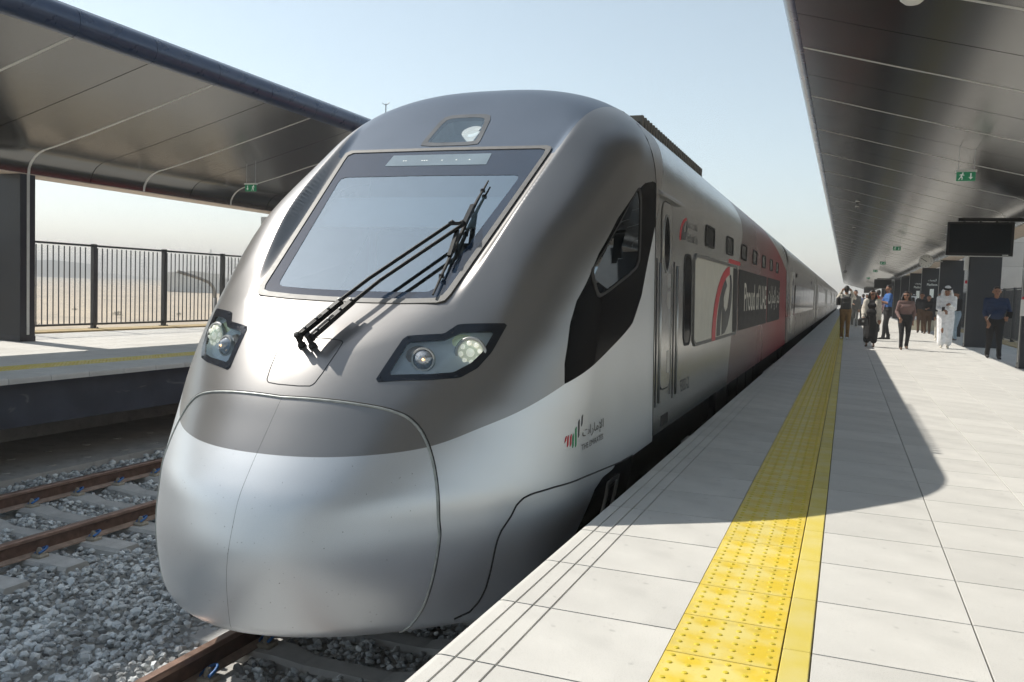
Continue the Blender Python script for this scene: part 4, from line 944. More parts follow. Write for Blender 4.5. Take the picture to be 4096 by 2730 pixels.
# underframe, bogies, snow-plough recess
mb = MB(); mb.box(XC-1.25, XC+1.25, 5.2, 24.9, -.45, .011); mb.build('underframe', M['under'], PCAR)
for yb2 in (9.6, 21.2):
    BG = empty('bogie', (XC, yb2, -1.1)); BG.parent = PCAR; BG.location = WL[BG]-WL[PCAR]
    for s in (-1, 1):
        mb = MB(); mb.prism([(yb2-1.7, -.75), (yb2-1.5, -.55), (yb2-.5, -.5), (yb2+.5, -.5), (yb2+1.5, -.55), (yb2+1.7, -.75), (yb2+1.2, -.85), (yb2-1.2, -.85)], XC+s*1.02-.06, XC+s*1.02+.06, 'x'); mb.build('side_frame', M['under'], BG)
        for dy in (-1.2, 1.2):
            mb = MB(); mb.lathe([(.1, -.08), (.46, -.07), (.49, -.05), (.46, .05), (.3, .02), (.1, .06)], (XC+s*.75, yb2+dy, -.64), (s, 0, 0), 28); mb.build('wheel', M['under'], BG)
            mb = MB(); mb.lathe([(.12, 0), (.12, .3)], (XC+s*1.02, yb2+dy*.6, -.72), (0, 0, 1), 12); mb.build('spring', M['under'], BG)
for k in range(5):
    y = 12.3+k*1.3; mb = MB(); mb.bbox(XC+.8, XC+1.34, y, y+1.2, -.72, -.02, .03); mb.build('equipment_case', M['under'], PCAR)
flank('jack_recess', [(6.05, -.40), (6.28, -.40), (6.28, -.12), (6.05, -.12)], M['seam'], .004)
fring('jack_frame', [(6.0, -.44), (6.33, -.44), (6.33, -.09), (6.0, -.09)], [(6.05, -.40), (6.28, -.40), (6.28, -.12), (6.05, -.12)], M['steel'], .014)
mb = MB(); mb.box(XC-1.2, XC+1.2, 25.0, 25.5, .05, 2.6); mb.build('gangway', M['rubber'], PCAR)

# coaches
SEC = solve_ray(np.array([0, 12.0, .9]), ring); SEC[:, 2] = np.maximum(SEC[:, 2], .012)
def coach(y0, idx, lab):
    root = empty('passenger_coach', (XC, y0+11.6, -1.1), lab, 'coach', 'coaches coupled behind the power car')
    L = 23.3; ys_ = np.r_[0, .03, np.arange(.5, L-.2, 1.0), L-.03, L]; V = []
    for i, t in enumerate(ys_):
        s_ = .985 if i in (0, len(ys_)-1) else 1.; V.append(np.stack([SEC[:, 0]*s_, np.full(nb, y0+t), .9+(SEC[:, 2]-.9)*s_], 1))
    V = np.concatenate(V); I = np.arange(len(ys_)-1)[:, None]*nb; J = np.arange(nb)[None]; J2 = (J+1) % nb
    q = np.stack([I+J, I+J2, I+nb+J2, I+nb+J], -1).reshape(-1, 4).tolist()+[tuple(range(nb-1, -1, -1)), tuple((len(ys_)-1)*nb+j for j in range(nb))]
    me = bpy.data.meshes.new('body_shell'); me.from_pydata((V+np.array([XC, 0, 0])-np.array(WL[root])).tolist(), [], q); me.materials.append(P_COACH)
    me.polygons.foreach_set('use_smooth', [True]*len(me.polygons)); me.set_sharp_from_angle(angle=R(50))
    low = np.clip((1.0-V[:, 2])/.5, 0, 1)
    set_attr(me, 'g_red', low*np.clip((36-V[:, 1])/8, 0, 1)*.85); set_attr(me, 'sd_low', .74-V[:, 2]); set_attr(me, 'sd_bugs', np.full(len(V), -1.))
    o = bpy.data.objects.new('body_shell', me); COL.objects.link(o); o.parent = root; WL[o] = WL[root].copy()
    xs_ = float(on_side(12, 1.2)[0])+XC
    for k in range(8):
        ya = y0+1.0+k*2.68; yb3 = ya+2.6
        if k in (0, 7): continue
        mb = MB(); mb.box(xs_-.02, xs_+.016, ya, yb3, .78, 1.69); mb.build('window_pane', M['winglass'], root)
    for ya in (y0+1.5, y0+L-2.6):
        d = empty('door', (xs_, ya+.5, .1)); d.parent = root; d.location = WL[d]-WL[root]
        mb = MB(); mb.box(xs_-.03, xs_+.03, ya, ya+1.05, .10, 2.05); mb.build('leaf', M['door'], d)
        mb = MB(); mb.box(xs_+.03, xs_+.034, ya+.3, ya+.75, .95, 1.85); mb.build('pane', M['winglass'], d)
    for ya in (y0+4.2, y0+L-6.5):
        mb = MB(); mb.box(xs_-.02, xs_+.01, ya, ya+.22, 1.95, 2.08); mb.build('indicator', M['winglass'], root)
    mb = MB(); mb.box(XC-1.3, XC+1.3, y0+.4, y0+L-.4, -.6, .011); mb.build('underframe', M['under'], root)
    mb = MB(); mb.box(XC-1.2, XC+1.2, y0+L, y0+L+.5, .1, 2.7); mb.build('gangway', M['rubber'], root)
    return root
for i in range(6):
    coach(25.5+23.8*i, i, 'silver coach with dark window band, %s behind the power car' % ['first', 'second', 'third', 'fourth', 'fifth', 'sixth and last seen'][i])

# ------------------------------------------------------------------ platform furniture
def exit_sign(x, y, z, wd, ht, zc, label, arrow_first=False):
    root = empty('exit_sign', (x, y, z), label, 'exit sign', 'hanging emergency exit signs')
    mb = MB(); mb.bbox(x-wd/2, x+wd/2, y-.02, y+.02, z, z+ht, .004); mb.build('panel', M['green_sign'], root)
    mb = MB(); mb.bbox(x-wd*.56, x+wd*.56, y-.04, y+.04, z+ht, z+ht+.035, .006); mb.build('housing', M['white'], root)
    for s in (-1, 1):
        mb = MB(); mb.tube([(x+s*wd*.42, y, z+ht+.03), (x+s*wd*.42, y, zc+.02)], .004, 6); mb.build('hanger_rod', M['steel'], root)
    yf = y-.0215; sg = -1 if arrow_first else 1
    def poly(nm, P, dx):
        mb = MB(); mb.prism([(x+dx+a*ht, z+b_*ht) for a, b_ in P], yf-.001, yf, 'y'); mb.build(nm, M['sign_white'], root)
    poly('arrow', [(-.07, .85), (.07, .85), (.07, .42), (.24, .42), (0, .14), (-.24, .42), (-.07, .42)], sg*wd*.25)
    poly('running_figure', [(-.30, .12), (-.20, .10), (-.06, .36), (.05, .30), (.02, .10), (.13, .10), (.18, .36), (.08, .52), (.15, .62), (.30, .56), (.32, .66), (.14, .76), (-.02, .76), (-.20, .66), (-.16, .58), (-.04, .62), (-.12, .40)], -sg*wd*.25)
    mb = MB(); mb.lathe([(ht*.09, 0), (ht*.09, .001)], (x-sg*wd*.25+ht*.14, yf-.0005, z+ht*.86), (0, -1, 0), 12); mb.build('figure_head', M['sign_white'], root)
soff_l = lambda x: 4.358+.2665*(x+9.722) if x > -13.1 else 3.47
soff_r = lambda x: 4.358-.2665*(x+.68)
exit_sign(-11.98, 15.4, 3.13, .27, .14, soff_l(-11.98), 'green exit sign hanging under the far canopy left of the train', True)
for y, t in ((15.5, 'nearest to the camera, large against the brushed metal'), (36.0, 'second from the camera under the near canopy'), (49.9, 'third from the camera under the near canopy'), (63.1, 'fourth from the camera under the near canopy'), (83.8, 'farthest one under the near canopy')):
    exit_sign(1.64, y, 3.22, .27, .14, soff_r(1.64), 'green exit sign hanging on two rods, '+t)
def screen(y, label, wd=1.24, ht=.70, zb=2.29, x1=3.12):
    x0 = x1-wd; root = empty('display_screen', ((x0+x1)/2, y, zb), label, 'screen', 'passenger information screens')
    mb = MB(); mb.bbox(x0, x1, y-.05, y+.05, zb, zb+ht, .006); mb.build('casing', M['black'], root)
    mb = MB(); mb.box(x0+.05, x1-.05, y-.054, y-.051, zb+.06, zb+ht-.045); mb.build('panel', M['screen'], root)
    mb = MB(); mb.box(x0+.005, x1-.005, y-.052, y+.05, zb-.012, zb-.001); mb.build('lower_trim', M['steel'], root)
    mb = MB(); mb.box(x0+.2, 3.36, y+.0, y+.10, zb+ht+.02, zb+ht+.09); mb.build('bracket', M['black'], root)
    for k in range(3): 
        mb = MB(); mb.box(x0+.3+k*.3, x0+.34+k*.3, y+.03, y+.07, zb+ht-.005, zb+ht+.021); mb.build('hanger', M['black'], root)
    return root
S1 = screen(20.45, 'large blank black screen hung from the nearest column on the right')
mb = MB()
for k_ in range(5): mb.box(2.93+k_*.022, 2.946+k_*.022, 20.3985, 20.3995, 2.307, 2.319)
mb.build('maker_mark', M['sign_white'], S1)
screen(73.5, 'small distant screen above the man in the bright blue shirt'); screen(118., 'tiny farthest screen left of the distant one')
# clock
cx, cy_, cz = 2.78, 37.5, 2.90
ck = empty('platform_clock', (cx, cy_, cz-.27), 'round white clock on a bracket under the near canopy', 'clock')
mb = MB(); mb.lathe([(.262, 0), (.262, .05), (.25, .055), (.25, .045)], (cx, cy_+.02, cz), (0, -1, 0), 40); mb.build('case', M['steel'], ck)
mb = MB(); mb.lathe([(.25, 0), (.25, .001)], (cx, cy_-.03, cz), (0, -1, 0), 40); mb.build('face', M['white'], ck)
for k in range(12):
    a = k*math.pi/6; c = Vector((cx+.19*math.sin(a), cy_-.034, cz+.19*math.cos(a))); V_, F_ = text_mesh(str(12 if k == 0 else k), .045 if k in (0, 10, 11) else .025, .05)
    mb = MB(); mb.add([(c.x-V_[:, 0].max()/2+u, c.y, c.z-.025+v) for u, v in V_], F_); mb.build('numeral', M['letter'], ck, recalc=False)
for a, L, wd in ((-58, .20, .016), (-65+5, .12, .022)):
    d = Vector((math.sin(R(a)), 0, math.cos(R(a)))); mb = MB(); mb.bar(Vector((cx, cy_-.038, cz))-d*.03, Vector((cx, cy_-.038, cz))+d*L, wd, .003, up=(0, 1, 0)); mb.build('hand', M['black'], ck)
mb = MB(); mb.bar((cx+.25, cy_, cz), (3.36, cy_, cz), .04, .04); mb.build('bracket', M['steel'], ck)
# platform number on columns, call point, dome cameras
for yc, lab in ((46.99, 'white platform number one on the dark column past the clock'), (55.91, 'smaller white platform number one on the next column')):
    pn = empty('platform_number', (3.82, yc, .9+.5), lab, 'sign', 'platform number signs')
    for body, z, w_, h_ in (('1', 1.55, .18, .42), ('Platform', 2.12, .46, .12), ('\uFED2\uFEF4\uFEBB\uFEAE\uFEDF\uFE8D', 2.32, .36, .14)):
        V_, F_ = text_mesh(body, w_, h_); mb = MB(); mb.add([(3.82-w_/2+a, yc-.008, z+b_) for a, b_ in V_], F_); mb.build('lettering', M['sign_white'], pn, recalc=False)
cpnt = empty('call_point', (3.40, 20.2, 1.05), 'white and red emergency call point at the right edge', 'call point')
mb = MB(); mb.bbox(3.30, 3.44, 20.15, 20.29, 1.08, 1.42, .015); mb.build('case', M['white'], cpnt)
mb = MB(); mb.bbox(3.31, 3.43, 20.14, 20.28, 1.42, 1.47, .012); mb.build('cap', M['red'], cpnt)
mb = MB(); mb.box(3.335, 3.349, 20.18, 20.26, 1.35, 3.0); mb.build('conduit', M['steel'], cpnt)
for (x, y, r_) , lab in zip([(.40, 8.72, .12), (.13, 27.2, .06), (.13, 28.7, .06), (.10, 37.0, .06), (.10, 46.1, .06)], ['large white dome camera at the top edge of the near canopy soffit', 'small dome camera on the soffit, nearer of the close pair', 'small dome camera on the soffit, farther of the close pair', 'third small dome camera along the soffit', 'last small dome camera along the soffit']):
    z = soff_r(x); dc = empty('dome_camera', (x, y, z-.1), lab, 'camera', 'dome cameras')
    mb = MB(); mb.lathe([(r_*1.1, .03), (r_*1.1, -.02), (r_, -.03)], (x, y, z), (0, 0, 1), 20); mb.build('base', M['white'], dc)
    mb = MB(); mb.lathe([(r_, -.03), (r_*.9, -.03-r_*.4), (r_*.55, -.03-r_*.7), (.01, -.03-r_*.8)], (x, y, z), (0, 0, 1), 20); mb.build('dome', M['white'] if r_ > .1 else M['black_gloss'], dc, smooth=True)
pc = empty('pole_camera', (-.31, 80, 3.55), 'black dome camera on a stalk below the far canopy edge', 'camera')
mb = MB(); mb.tube([(-.31, 80, 4.3), (-.31, 80, 3.85)], .03, 8); mb.build('stalk', M['black'], pc)
mb = MB(); mb.ico((-.31, 80, 3.72), .16, 0, 2); mb.build('dome', M['black_gloss'], pc, smooth=True)
# small fittings on the column with the light: fire-call box
fb = empty('wall_box', (3.33, 29.35, 1.9), 'pale box with red button fixed to the column beside the man in white', 'box')
mb = MB(); mb.bbox(3.22, 3.345, 29.3, 29.42, 2.30, 2.72, .01); mb.build('case', M['white'], fb)
mb = MB(); mb.lathe([(.05, 0), (.05, .05), (.03, .06)], (3.33, 29.36, 1.95), (-1, 0, 0), 12); mb.build('button', M['red'], fb)
# bench
mb = MB(); P_ = rrect(2.75, 3.95, 0, .46, .10, 5); mb.prism([(a, b_) for a, b_ in P_], 44.4, 46.3, 'y')
bn = mb.build('stone_bench', M['cream'], None, smooth=True, auto=40); tag(bn, 'cream rounded stone bench beyond the walking women', 'bench')

# ------------------------------------------------------------------ background
mb = MB(); wall = empty('station_building', (14, 52, 0), 'pale stone clad station building behind the near platform at right', 'building')
for i in range(9):
    for j in range(8):
        x0 = 5.62+i*1.62; z0 = -.4+j*1.25
        m2 = MB(); m2.box(x0+.006, x0+1.614, 52, 52.08, z0+.006, z0+1.244); m2.build('cladding_panel', M['stone'], wall)
mb.box(5.6, 20.2, 52.05, 66, -.5, 9.6); mb.build('core', M['joint'], wall)
sb = empty('stair_building', (-14.8, 20.4, 0), 'small pale stone clad block under the end of the far canopy', 'building')
for i in range(4):
    for j in range(3):
        m2 = MB(); m2.box(-14.25, -14.2, 20.02+i*1.2+.005, 20.02+(i+1)*1.2-.005, j*1.0+.005, j*1.0+.985); m2.build('cladding_panel', M['stone'], sb)
for j in range(3):
    m2 = MB(); m2.box(-15.2, -14.26, 20.0, 20.04, j*1.0+.005, j*1.0+.985); m2.build('cladding_panel', M['stone'], sb)
m2 = MB(); m2.box(-15.2, -14.24, 20.03, 24.8, 0, 2.98); m2.build('core', M['stone'], sb)
# curved vent pipe behind the fence
mb = MB(); pts = [(-17, 18.82, 1.40), (-17, 19.3, 1.31), (-17, 19.65, 1.24), (-17, 20.04, 1.14), (-17, 20.22, 1.02), (-17, 20.31, .86), (-17, 20.33, .67)]
pp = empty('bent_pipe', (-17, 20.3, -.4), 'grey bent pipe rising behind the black railing', 'pipe')
mb.tube(pts, .045, 12); mb.build('bend', M['concrete'], pp, smooth=True)
mb = MB(); mb.tube([(-17, 20.34, -.5), (-17, 20.33, .69)], .058, 12); mb.build('stem', M['concrete'], pp, smooth=True)
# slender mast
ms = empty('slender_mast', (-25.6, 45, -5), 'thin mast with small cross arms above the far canopy', 'mast')
mb = MB(); mb.tube([(-25.6, 45, -5), (-25.6, 45, 11.7)], [.09, .025], 6); mb.build('pole', M['fence'], ms)
mb = MB(); mb.tube([(-25.85, 45, 11.75), (-25.6, 45, 11.6), (-25.35, 45, 11.75)], .02, 5); mb.build('arms', M['fence'], ms)
# pylons
M['far_steel'] = mat('pylon_steel', (.10, .105, .11), .7)
def pylon(x, y, top, label):
    base = -5.; H = top-base; root = empty('power_pylon', (x, y, base), label, 'pylon', 'power pylons in the haze')
    lv = [(0, .14), (.25, .095), (.5, .06), (.62, .045), (.74, .036), (.86, .028), (1.0, .004)]
    mb = MB(); t = .006*H
    for (a, wa), (b_, wb) in zip(lv[:-1], lv[1:]):
        ca = [(x+sx*wa*H, y+sy*wa*H, base+a*H) for sx, sy in ((-1, -1), (1, -1), (1, 1), (-1, 1))]; cb = [(x+sx*wb*H, y+sy*wb*H, base+b_*H) for sx, sy in ((-1, -1), (1, -1), (1, 1), (-1, 1))]
        for i in range(4):
            mb.bar(ca[i], cb[i], t, t); mb.bar(ca[i], cb[(i+1) % 4], t*.6, t*.6); mb.bar(ca[(i+1) % 4], cb[i], t*.6, t*.6); mb.bar(cb[i], cb[(i+1) % 4], t*.6, t*.6)
    mb.build('lattice_tower', M['far_steel'], root)
    for a, L in ((.62, .17), (.74, .20), (.86, .16)):
        for s in (-1, 1):
            mb = MB(); mb.bar((x, y, base+a*H), (x+s*L*H*.75, y+s*L*H*.66, base+(a+.012)*H), t*.8, t*.8); mb.bar((x, y, base+(a+.06)*H), (x+s*L*H*.75, y+s*L*H*.66, base+(a+.012)*H), t*.7, t*.7); mb.build('cross_arm', M['far_steel'], root)
for s_, (dx, dz, lab) in zip((520, 560, 430, 470), ((-1.0447, .0320, 'hazy lattice power pylon, leftmost behind the railing'), (-.9639, .0261, 'hazy lattice power pylon between the two railing posts'), (-.8447, .0399, 'tall lattice power pylon rising above the railing near the train'), (-.809, .0299, 'hazy lattice power pylon just left of the train'))):
    pylon(dx*s_, s_, 1.27+dz*s_, lab)
# distant sheds, ridge and scrub
def shed(x, y, L, D_, h, rz, label, mt):
    root = empty('distant_shed', (x, y, -5), label, 'shed', 'pale sheds on the plain')
    root.rotation_euler = (0, 0, rz)
    def sub(mb, nm, m): o = mb.build(nm, m, None); COL.objects.unlink(o); COL.objects.link(o); o.parent = root; o.location = o.location; return o
    m1 = MB(); m1.prism([(-D_/2, 0), (D_/2, 0), (D_/2, h), (0, h*1.12), (-D_/2, h)], -L/2, L/2, 'y'); sub(m1, 'wall', mt)
    m1 = MB(); m1.prism([(-D_/2-.3, h), (0, h*1.12), (D_/2+.3, h), (D_/2+.3, h+.25), (0, h*1.12+.25), (-D_/2-.3, h+.25)], -L/2-.3, L/2+.3, 'y'); sub(m1, 'roof', M['stone'])
    for k in range(int(L/8)):
        m1 = MB(); m1.box(D_/2, D_/2+.1, -L/2+2+k*8, -L/2+6+k*8, .2, h*.6); sub(m1, 'door', M['far_steel'])
M['shed_wall'] = mat('shed_wall', (.5, .49, .46), .7)
for (dx, y, L, D_, h, lab, mt) in ((-.873, 300, 34, 20, 7.5, 'pale shed behind the bent pipe', M['shed_wall']), (-.842, 310, 24, 14, 5.5, 'lower pale shed left of the train', M['shed_wall']), (-1.13, 760, 120, 60, 17, 'wide grey block far left in the haze', M['far_steel'])):
    shed(dx*y, y, L, D_, h, R(40), lab, mt)
mb = MB(); vv = []; ff = []; n = 90
for i in range(n):
    t = i/(n-1); x = -1600+t*1500; y = 850+t*250; hh = 9+5*math.sin(t*9)+3*math.sin(t*23+1)+2*math.sin(t*51)
    vv += [(x, y, -5.5), (x-10, y+18, -5+hh*.7), (x-30, y+60, -5+hh), (x-80, y+160, -5.5)]
for i in range(n-1):
    for k in range(3): a = i*4+k; ff.append((a, a+4, a+5, a+1))
mb.add(vv, ff); struct(mb, 'hills', mat('hill_scrub', (.16, .16, .14), .95, var=.3, scale=.05), smooth=True)
M['scrub'] = mat('scrub_leaf', (.07, .075, .045), .8, var=.35, scale=3)
def shrub(x, y, z, r_, label, seed):
    rg = random.Random(seed); root = empty('desert_shrub', (x, y, z), label, 'shrub', 'desert shrubs beyond the railing')
    mb = MB()
    for k in range(140):
        a = rg.uniform(0, 6.28); b_ = rg.uniform(0, 1.45); q_ = r_*rg.uniform(.3, 1); c = Vector((x+q_*math.cos(a)*math.cos(b_), y+q_*math.sin(a)*math.cos(b_), z+q_*.75*math.sin(b_)+.03)); s = r_*rg.uniform(.06, .14)
        u = Vector((rg.gauss(0, 1), rg.gauss(0, 1), rg.gauss(0, 1))).normalized(); w_ = u.orthogonal().normalized(); mb.add([c-u*s, c+w_*s*.4, c+u*s, c-w_*s*.4], [(0, 1, 2, 3)])
    mb.build('crown', M['scrub'], root, recalc=False)
    mb = MB()
    for k in range(7):
        a = k*.9; mb.tube([(x, y, z-.05), (x+.6*r_*math.cos(a), y+.6*r_*math.sin(a), z+.45*r_)], [.03*r_, .01*r_], 5)
    mb.build('stems', M['sand'], root)
for i, (dx, dz, y, r_, lab) in enumerate(((-1.015, -.0435, 100, .9, 'dark desert shrub between the railing posts'), (-1.185, -.060, 72, .7, 'low green shrub right of the grey column'), (-.90, -.040, 110, .6, 'small shrub left of the bent pipe'), (-1.10, -.0405, 108, .55, 'small shrub near the first railing post'))):
    shrub(dx*y, y, -5+.1, r_, lab, i)

# ------------------------------------------------------------------ people: tapered limbs fused by a voxel remesh into one skin
PEND = []
def capsule(mb, a, b_, ra, rb, n=10):
    a = Vector(a); b_ = Vector(b_); d = b_-a
    if d.length < 1e-5: d = Vector((0, 0, 1e-4))
    t = d.normalized(); u = t.orthogonal().normalized(); w_ = t.cross(u); v = []; rings = []
    for k in range(4): th = -math.pi/2+k*math.pi/6; rings.append((a+t*math.sin(th)*ra, math.cos(th)*ra if k else 1e-4))
    for k in range(4): th = k*math.pi/6; rings.append((b_+t*math.sin(th)*rb, math.cos(th)*rb if k < 3 else 1e-4))
    for c, r_ in rings:
        for k in range(n): q = 2*math.pi*k/n; v.append(c+r_*(math.cos(q)*u+math.sin(q)*w_))
    f = []
    for i in range(len(rings)-1):
        for k in range(n): k2 = (k+1) % n; f.append((i*n+k, i*n+k2, (i+1)*n+k2, (i+1)*n+k))
    f += [tuple(range(n-1, -1, -1)), tuple(range((len(rings)-1)*n, len(rings)*n))]
    mb.add(v, f)
def blob(caps, voxel, smooth=4):
    """caps: (a, b, ra, rb, material key) -> temporary object whose modifiers fuse them"""
    mb = MB()
    for a, b_, ra, rb, k in caps: capsule(mb, a, b_, ra, rb)
    me = bpy.data.meshes.new('tmp'); me.from_pydata(mb.v, [], mb.f); o = bpy.data.objects.new('tmp', me); COL.objects.link(o)
    m = o.modifiers.new('r', 'REMESH'); m.mode = 'VOXEL'; m.voxel_size = voxel
    m = o.modifiers.new('s', 'SMOOTH'); m.iterations = smooth; m.factor = .5
    return o
def finish(o, caps, name, parent, xf, mats):
    me = o; me.name = name
    me.transform(xf); keys = sorted(set(c[4] for c in caps)); me.materials.clear()
    for k in keys: me.materials.append(mats[k])
    n = len(me.polygons); C = np.zeros(n*3); me.polygons.foreach_get('center', C); C = C.reshape(-1, 3)
    inv = np.array(xf.inverted()); C = C@inv[:3, :3].T+inv[:3, 3]
    best = np.full(n, 1e9); idx = np.zeros(n, int)
    for a, b_, ra, rb, k in caps:
        a = np.array(a); d = np.array(b_)-a; L = d@d+1e-9; t = np.clip(((C-a)@d)/L, 0, 1); q = np.linalg.norm(C-a-t[:, None]*d, axis=1)-(ra+(rb-ra)*t)
        m = q < best; best[m] = q[m]; idx[m] = keys.index(k)
    me.polygons.foreach_set('material_index', idx); me.polygons.foreach_set('use_smooth', [True]*n)
    ob = bpy.data.objects.new(name, me); COL.objects.link(ob); ob.parent = parent; WL[ob] = WL[parent].copy(); return ob
def ik(a, c, l1, l2, hint):
    a = Vector(a); c = Vector(c); d = c-a; L = min(d.length, (l1+l2)*.999); d = d.normalized(); c = a+d*L
    x = (l1*l1-l2*l2+L*L)/(2*L); h = math.sqrt(max(l1*l1-x*x, 0)); hv = Vector(hint); hv = (hv-d*hv.dot(d)).normalized()
    return a+d*x+hv*h, c
SKINS = {}
def person(label, x, y, H, face, lh, rh, lf=(0, 0), rf=(0, 0), female=False, bulk=1., cloth={}, sleeve='long', bottom='trousers', hair='short', hp=0., hy=0., glasses=None, vox=.010, jacket=None, curl=1., extra=None, group='people on the near platform', kandura=False, skin='skin'):
    """local frame: +x person's right, +y forward, z up; lh/rh hand targets, lf/rf foot offsets (forward, lift)"""
    xf = Matrix.Rotation(face, 4, 'Z')
    root = empty('person', (x, y, 0), label, 'person', group)
    s = H; C = []; sw = (.098 if female else .112)*bulk**.5; hw = (.058 if female else .052)*bulk**.5
    def cap(a, b_, ra, rb, k): C.append((tuple(Vector(a)*s), tuple(Vector(b_)*s), ra*s, rb*s, k))
    up = 'top'
    # torso, stacked lateral capsules
    lay = [(.50, hw*.9, .070, 'low'), (.535, hw, .072, 'low'), (.575, hw*.85, .068, 'low'), (.61, hw*.75, .062 if female else .066, up), (.66, .055*bulk, .060, up), (.71, .065*bulk, .064, up), (.76, .075*bulk**.5, .064, up), (.80, .078, .052, up)]
    for z, hx, r_, k in lay:
        rr = r_*(bulk if z < .75 else bulk**.4)*(.92 if female and .58 < z < .68 else 1)
        cap((-hx, .0, z), (hx, .0, z), rr*.86, rr*.86, k)
    if female: cap((-.045, .035, .735), (.045, .035, .735), .045, .045, up)
    if bulk > 1.1: cap((-.03, .035, .61), (.03, .035, .61), .072, .072, up)
    cap((-sw*.6, 0, .818), (sw*.6, 0, .818), .036, .036, up)
    cap((0, -.005, .80), (0, .005, .875), .033, .030, 'skin')
    # head with jaw, nose, ears, turned and nodded about the neck
    Hm = Matrix.Rotation(hy, 4, 'Z') @ Matrix.Rotation(-hp, 4, 'X'); pv = Vector((0, .004, .868))
    def hd(p): return pv+Hm.to_3x3() @ (Vector(p)-pv)
    cap(hd((0, .0, .942)), hd((0, .0, .948)), .0545, .053, 'skin'); cap(hd((0, .012, .925)), hd((0, .022, .893)), .046, .031, 'skin')
    cap(hd((-.012, .026, .890)), hd((.012, .026, .890)), .022, .022, 'skin'); cap(hd((0, .056, .934)), hd((0, .070, .915)), .006, .0095, 'skin')
    for sx in (-1, 1): cap(hd((sx*.053, -.004, .935)), hd((sx*.054, -.006, .918)), .010, .008, 'skin')
    # legs
    gar = bottom == 'dress' or kandura
    for sx, (ff_, lift) in ((-1, lf), (1, rf)):
        hip = Vector((sx*hw*.95, 0, .505)); an = Vector((sx*hw*(1.0), ff_, .048+lift)); kn, an = ik(hip, an, .236, .228, (0, 1, 0))
        lk = 'skin' if gar else 'low'
        cap(hip, kn, .060*bulk**.5*(1.04 if female else 1) if not gar else .026, .042 if not gar else .024, lk if gar else 'low'); cap(kn, an, .041 if not gar else .024, .029 if not gar else .019, lk)
        if bottom == 'trousers' and not gar: cap(an+Vector((0, 0, .035)), an+Vector((0, .004, .0)), .033, .034, 'low')
        cap(an+Vector((0, -.018, -.028)), an+Vector((0, .045, -.033)), .021, .022, 'shoe'); cap(an+Vector((0, .045, -.034)), an+Vector((sx*.006, .088, -.036)), .023, .016, 'shoe')
    # arms and hands
    for sx, hnd in ((-1, lh), (1, rh)):
        sh = Vector((sx*sw, 0, .812)); el, wr = ik(sh, Vector(hnd), .172, .150, (sx*.55, -.8, -.3) if hnd[2] < .8 else (sx*.5, .2, -1))
        fk = up if sleeve == 'long' else 'skin'
        cap(sh, el, .036*bulk**.3, .029, up if sleeve != 'none' else 'skin')
        if sleeve == 'half': cap(sh, el*.75+sh*.25+Vector((0, 0, 0)), .038, .036, up)
        if sleeve == 'rolled': cap(el, el*.6+wr*.4, .031, .030, up)
        cap(el, wr, .0285 if fk == 'skin' else .031, .018 if fk == 'skin' else .027, fk)
        d = (wr-el).normalized(); pl = wr+d*.042; sd = d.cross(Vector((0, 0, 1)));
        sd = sd.normalized() if sd.length > .1 else Vector((0, 1, 0)); dn = sd.cross(d)
        cap(wr+d*.01, pl, .0165, .020, 'skin'); cap(wr+d*.03-sd*.010, pl-sd*.012, .014, .013, 'skin'); cap(wr+d*.03+sd*.010, pl+sd*.012, .014, .013, 'skin')
        for k, (o_, L) in enumerate(((-.0165, .036), (-.0055, .043), (.0055, .040), (.0165, .031))):
            b0 = pl+sd*o_+d*.008; b1 = b0+d*L*.55+dn*(-.006*curl); b2 = b1+d*L*.35-dn*.018*curl; cap(b0, b1, .0068, .0064, 'skin'); cap(b1, b2, .0064, .0056, 'skin')
        tb = wr+d*.018+sd*(-sx*.012); cap(tb, tb+d*.022+sd*(-sx*.020)-dn*.006, .0085, .0072, 'skin'); cap(tb+d*.022+sd*(-sx*.020)-dn*.006, tb+d*.04+sd*(-sx*.020)-dn*.012, .0072, .0062, 'skin')
    if extra: extra(cap)
    mats = {'skin': M[skin], 'top': cloth['top'], 'low': cloth['low'], 'shoe': cloth['shoe'], 'dress': cloth.get('dress', cloth['low']), 'jacket': cloth.get('jacket', cloth['top'])}
    PEND.append((blob(C, vox), C, 'body', root, xf, mats))
    # garments and hair as children
    if gar:
        G = []
        def gcap(a, b_, ra, rb): G.append((tuple(Vector(a)*s), tuple(Vector(b_)*s), ra*s, rb*s, 'dress'))
        st = (lf[0]+rf[0])/2; zt = .62 if not kandura else .80; zb_ = .095 if not kandura else .075
        for sx in (-1, 1):
            gcap((sx*.045, 0, zt if not kandura else .74), (sx*.05, 0, .52), .066*bulk, .076*bulk); gcap((sx*.05, 0, .52), (sx*.058, (lf, rf)[sx > 0][0]*.9, zb_+.05), .080*bulk, .064); gcap((sx*.058, (lf, rf)[sx > 0][0]*.9, zb_+.05), (sx*.060, (lf, rf)[sx > 0][0]*.93, zb_+.02), .064, .058)
        gcap((0, .008, .6), (0, st*.6+.01, zb_+.09), .082*bulk, .095)
        for k in range(7): q = k/6-.5; gcap((q*.10, .055, .50), (q*.19, .05+.03*math.sin(k*2.1)+st*.6, zb_+.04), .020, .014)
        if kandura:
            for z, hx, r_ in ((.66, .06, .066), (.72, .068, .068), (.78, .08, .06), (.815, .07, .042)): gcap((-hx*bulk, 0, z), (hx*bulk, 0, z), r_*bulk**.5, r_*bulk**.5)
        PEND.append((blob(G, vox*1.1, 3), G, 'robe' if kandura else 'dress', root, xf, mats))
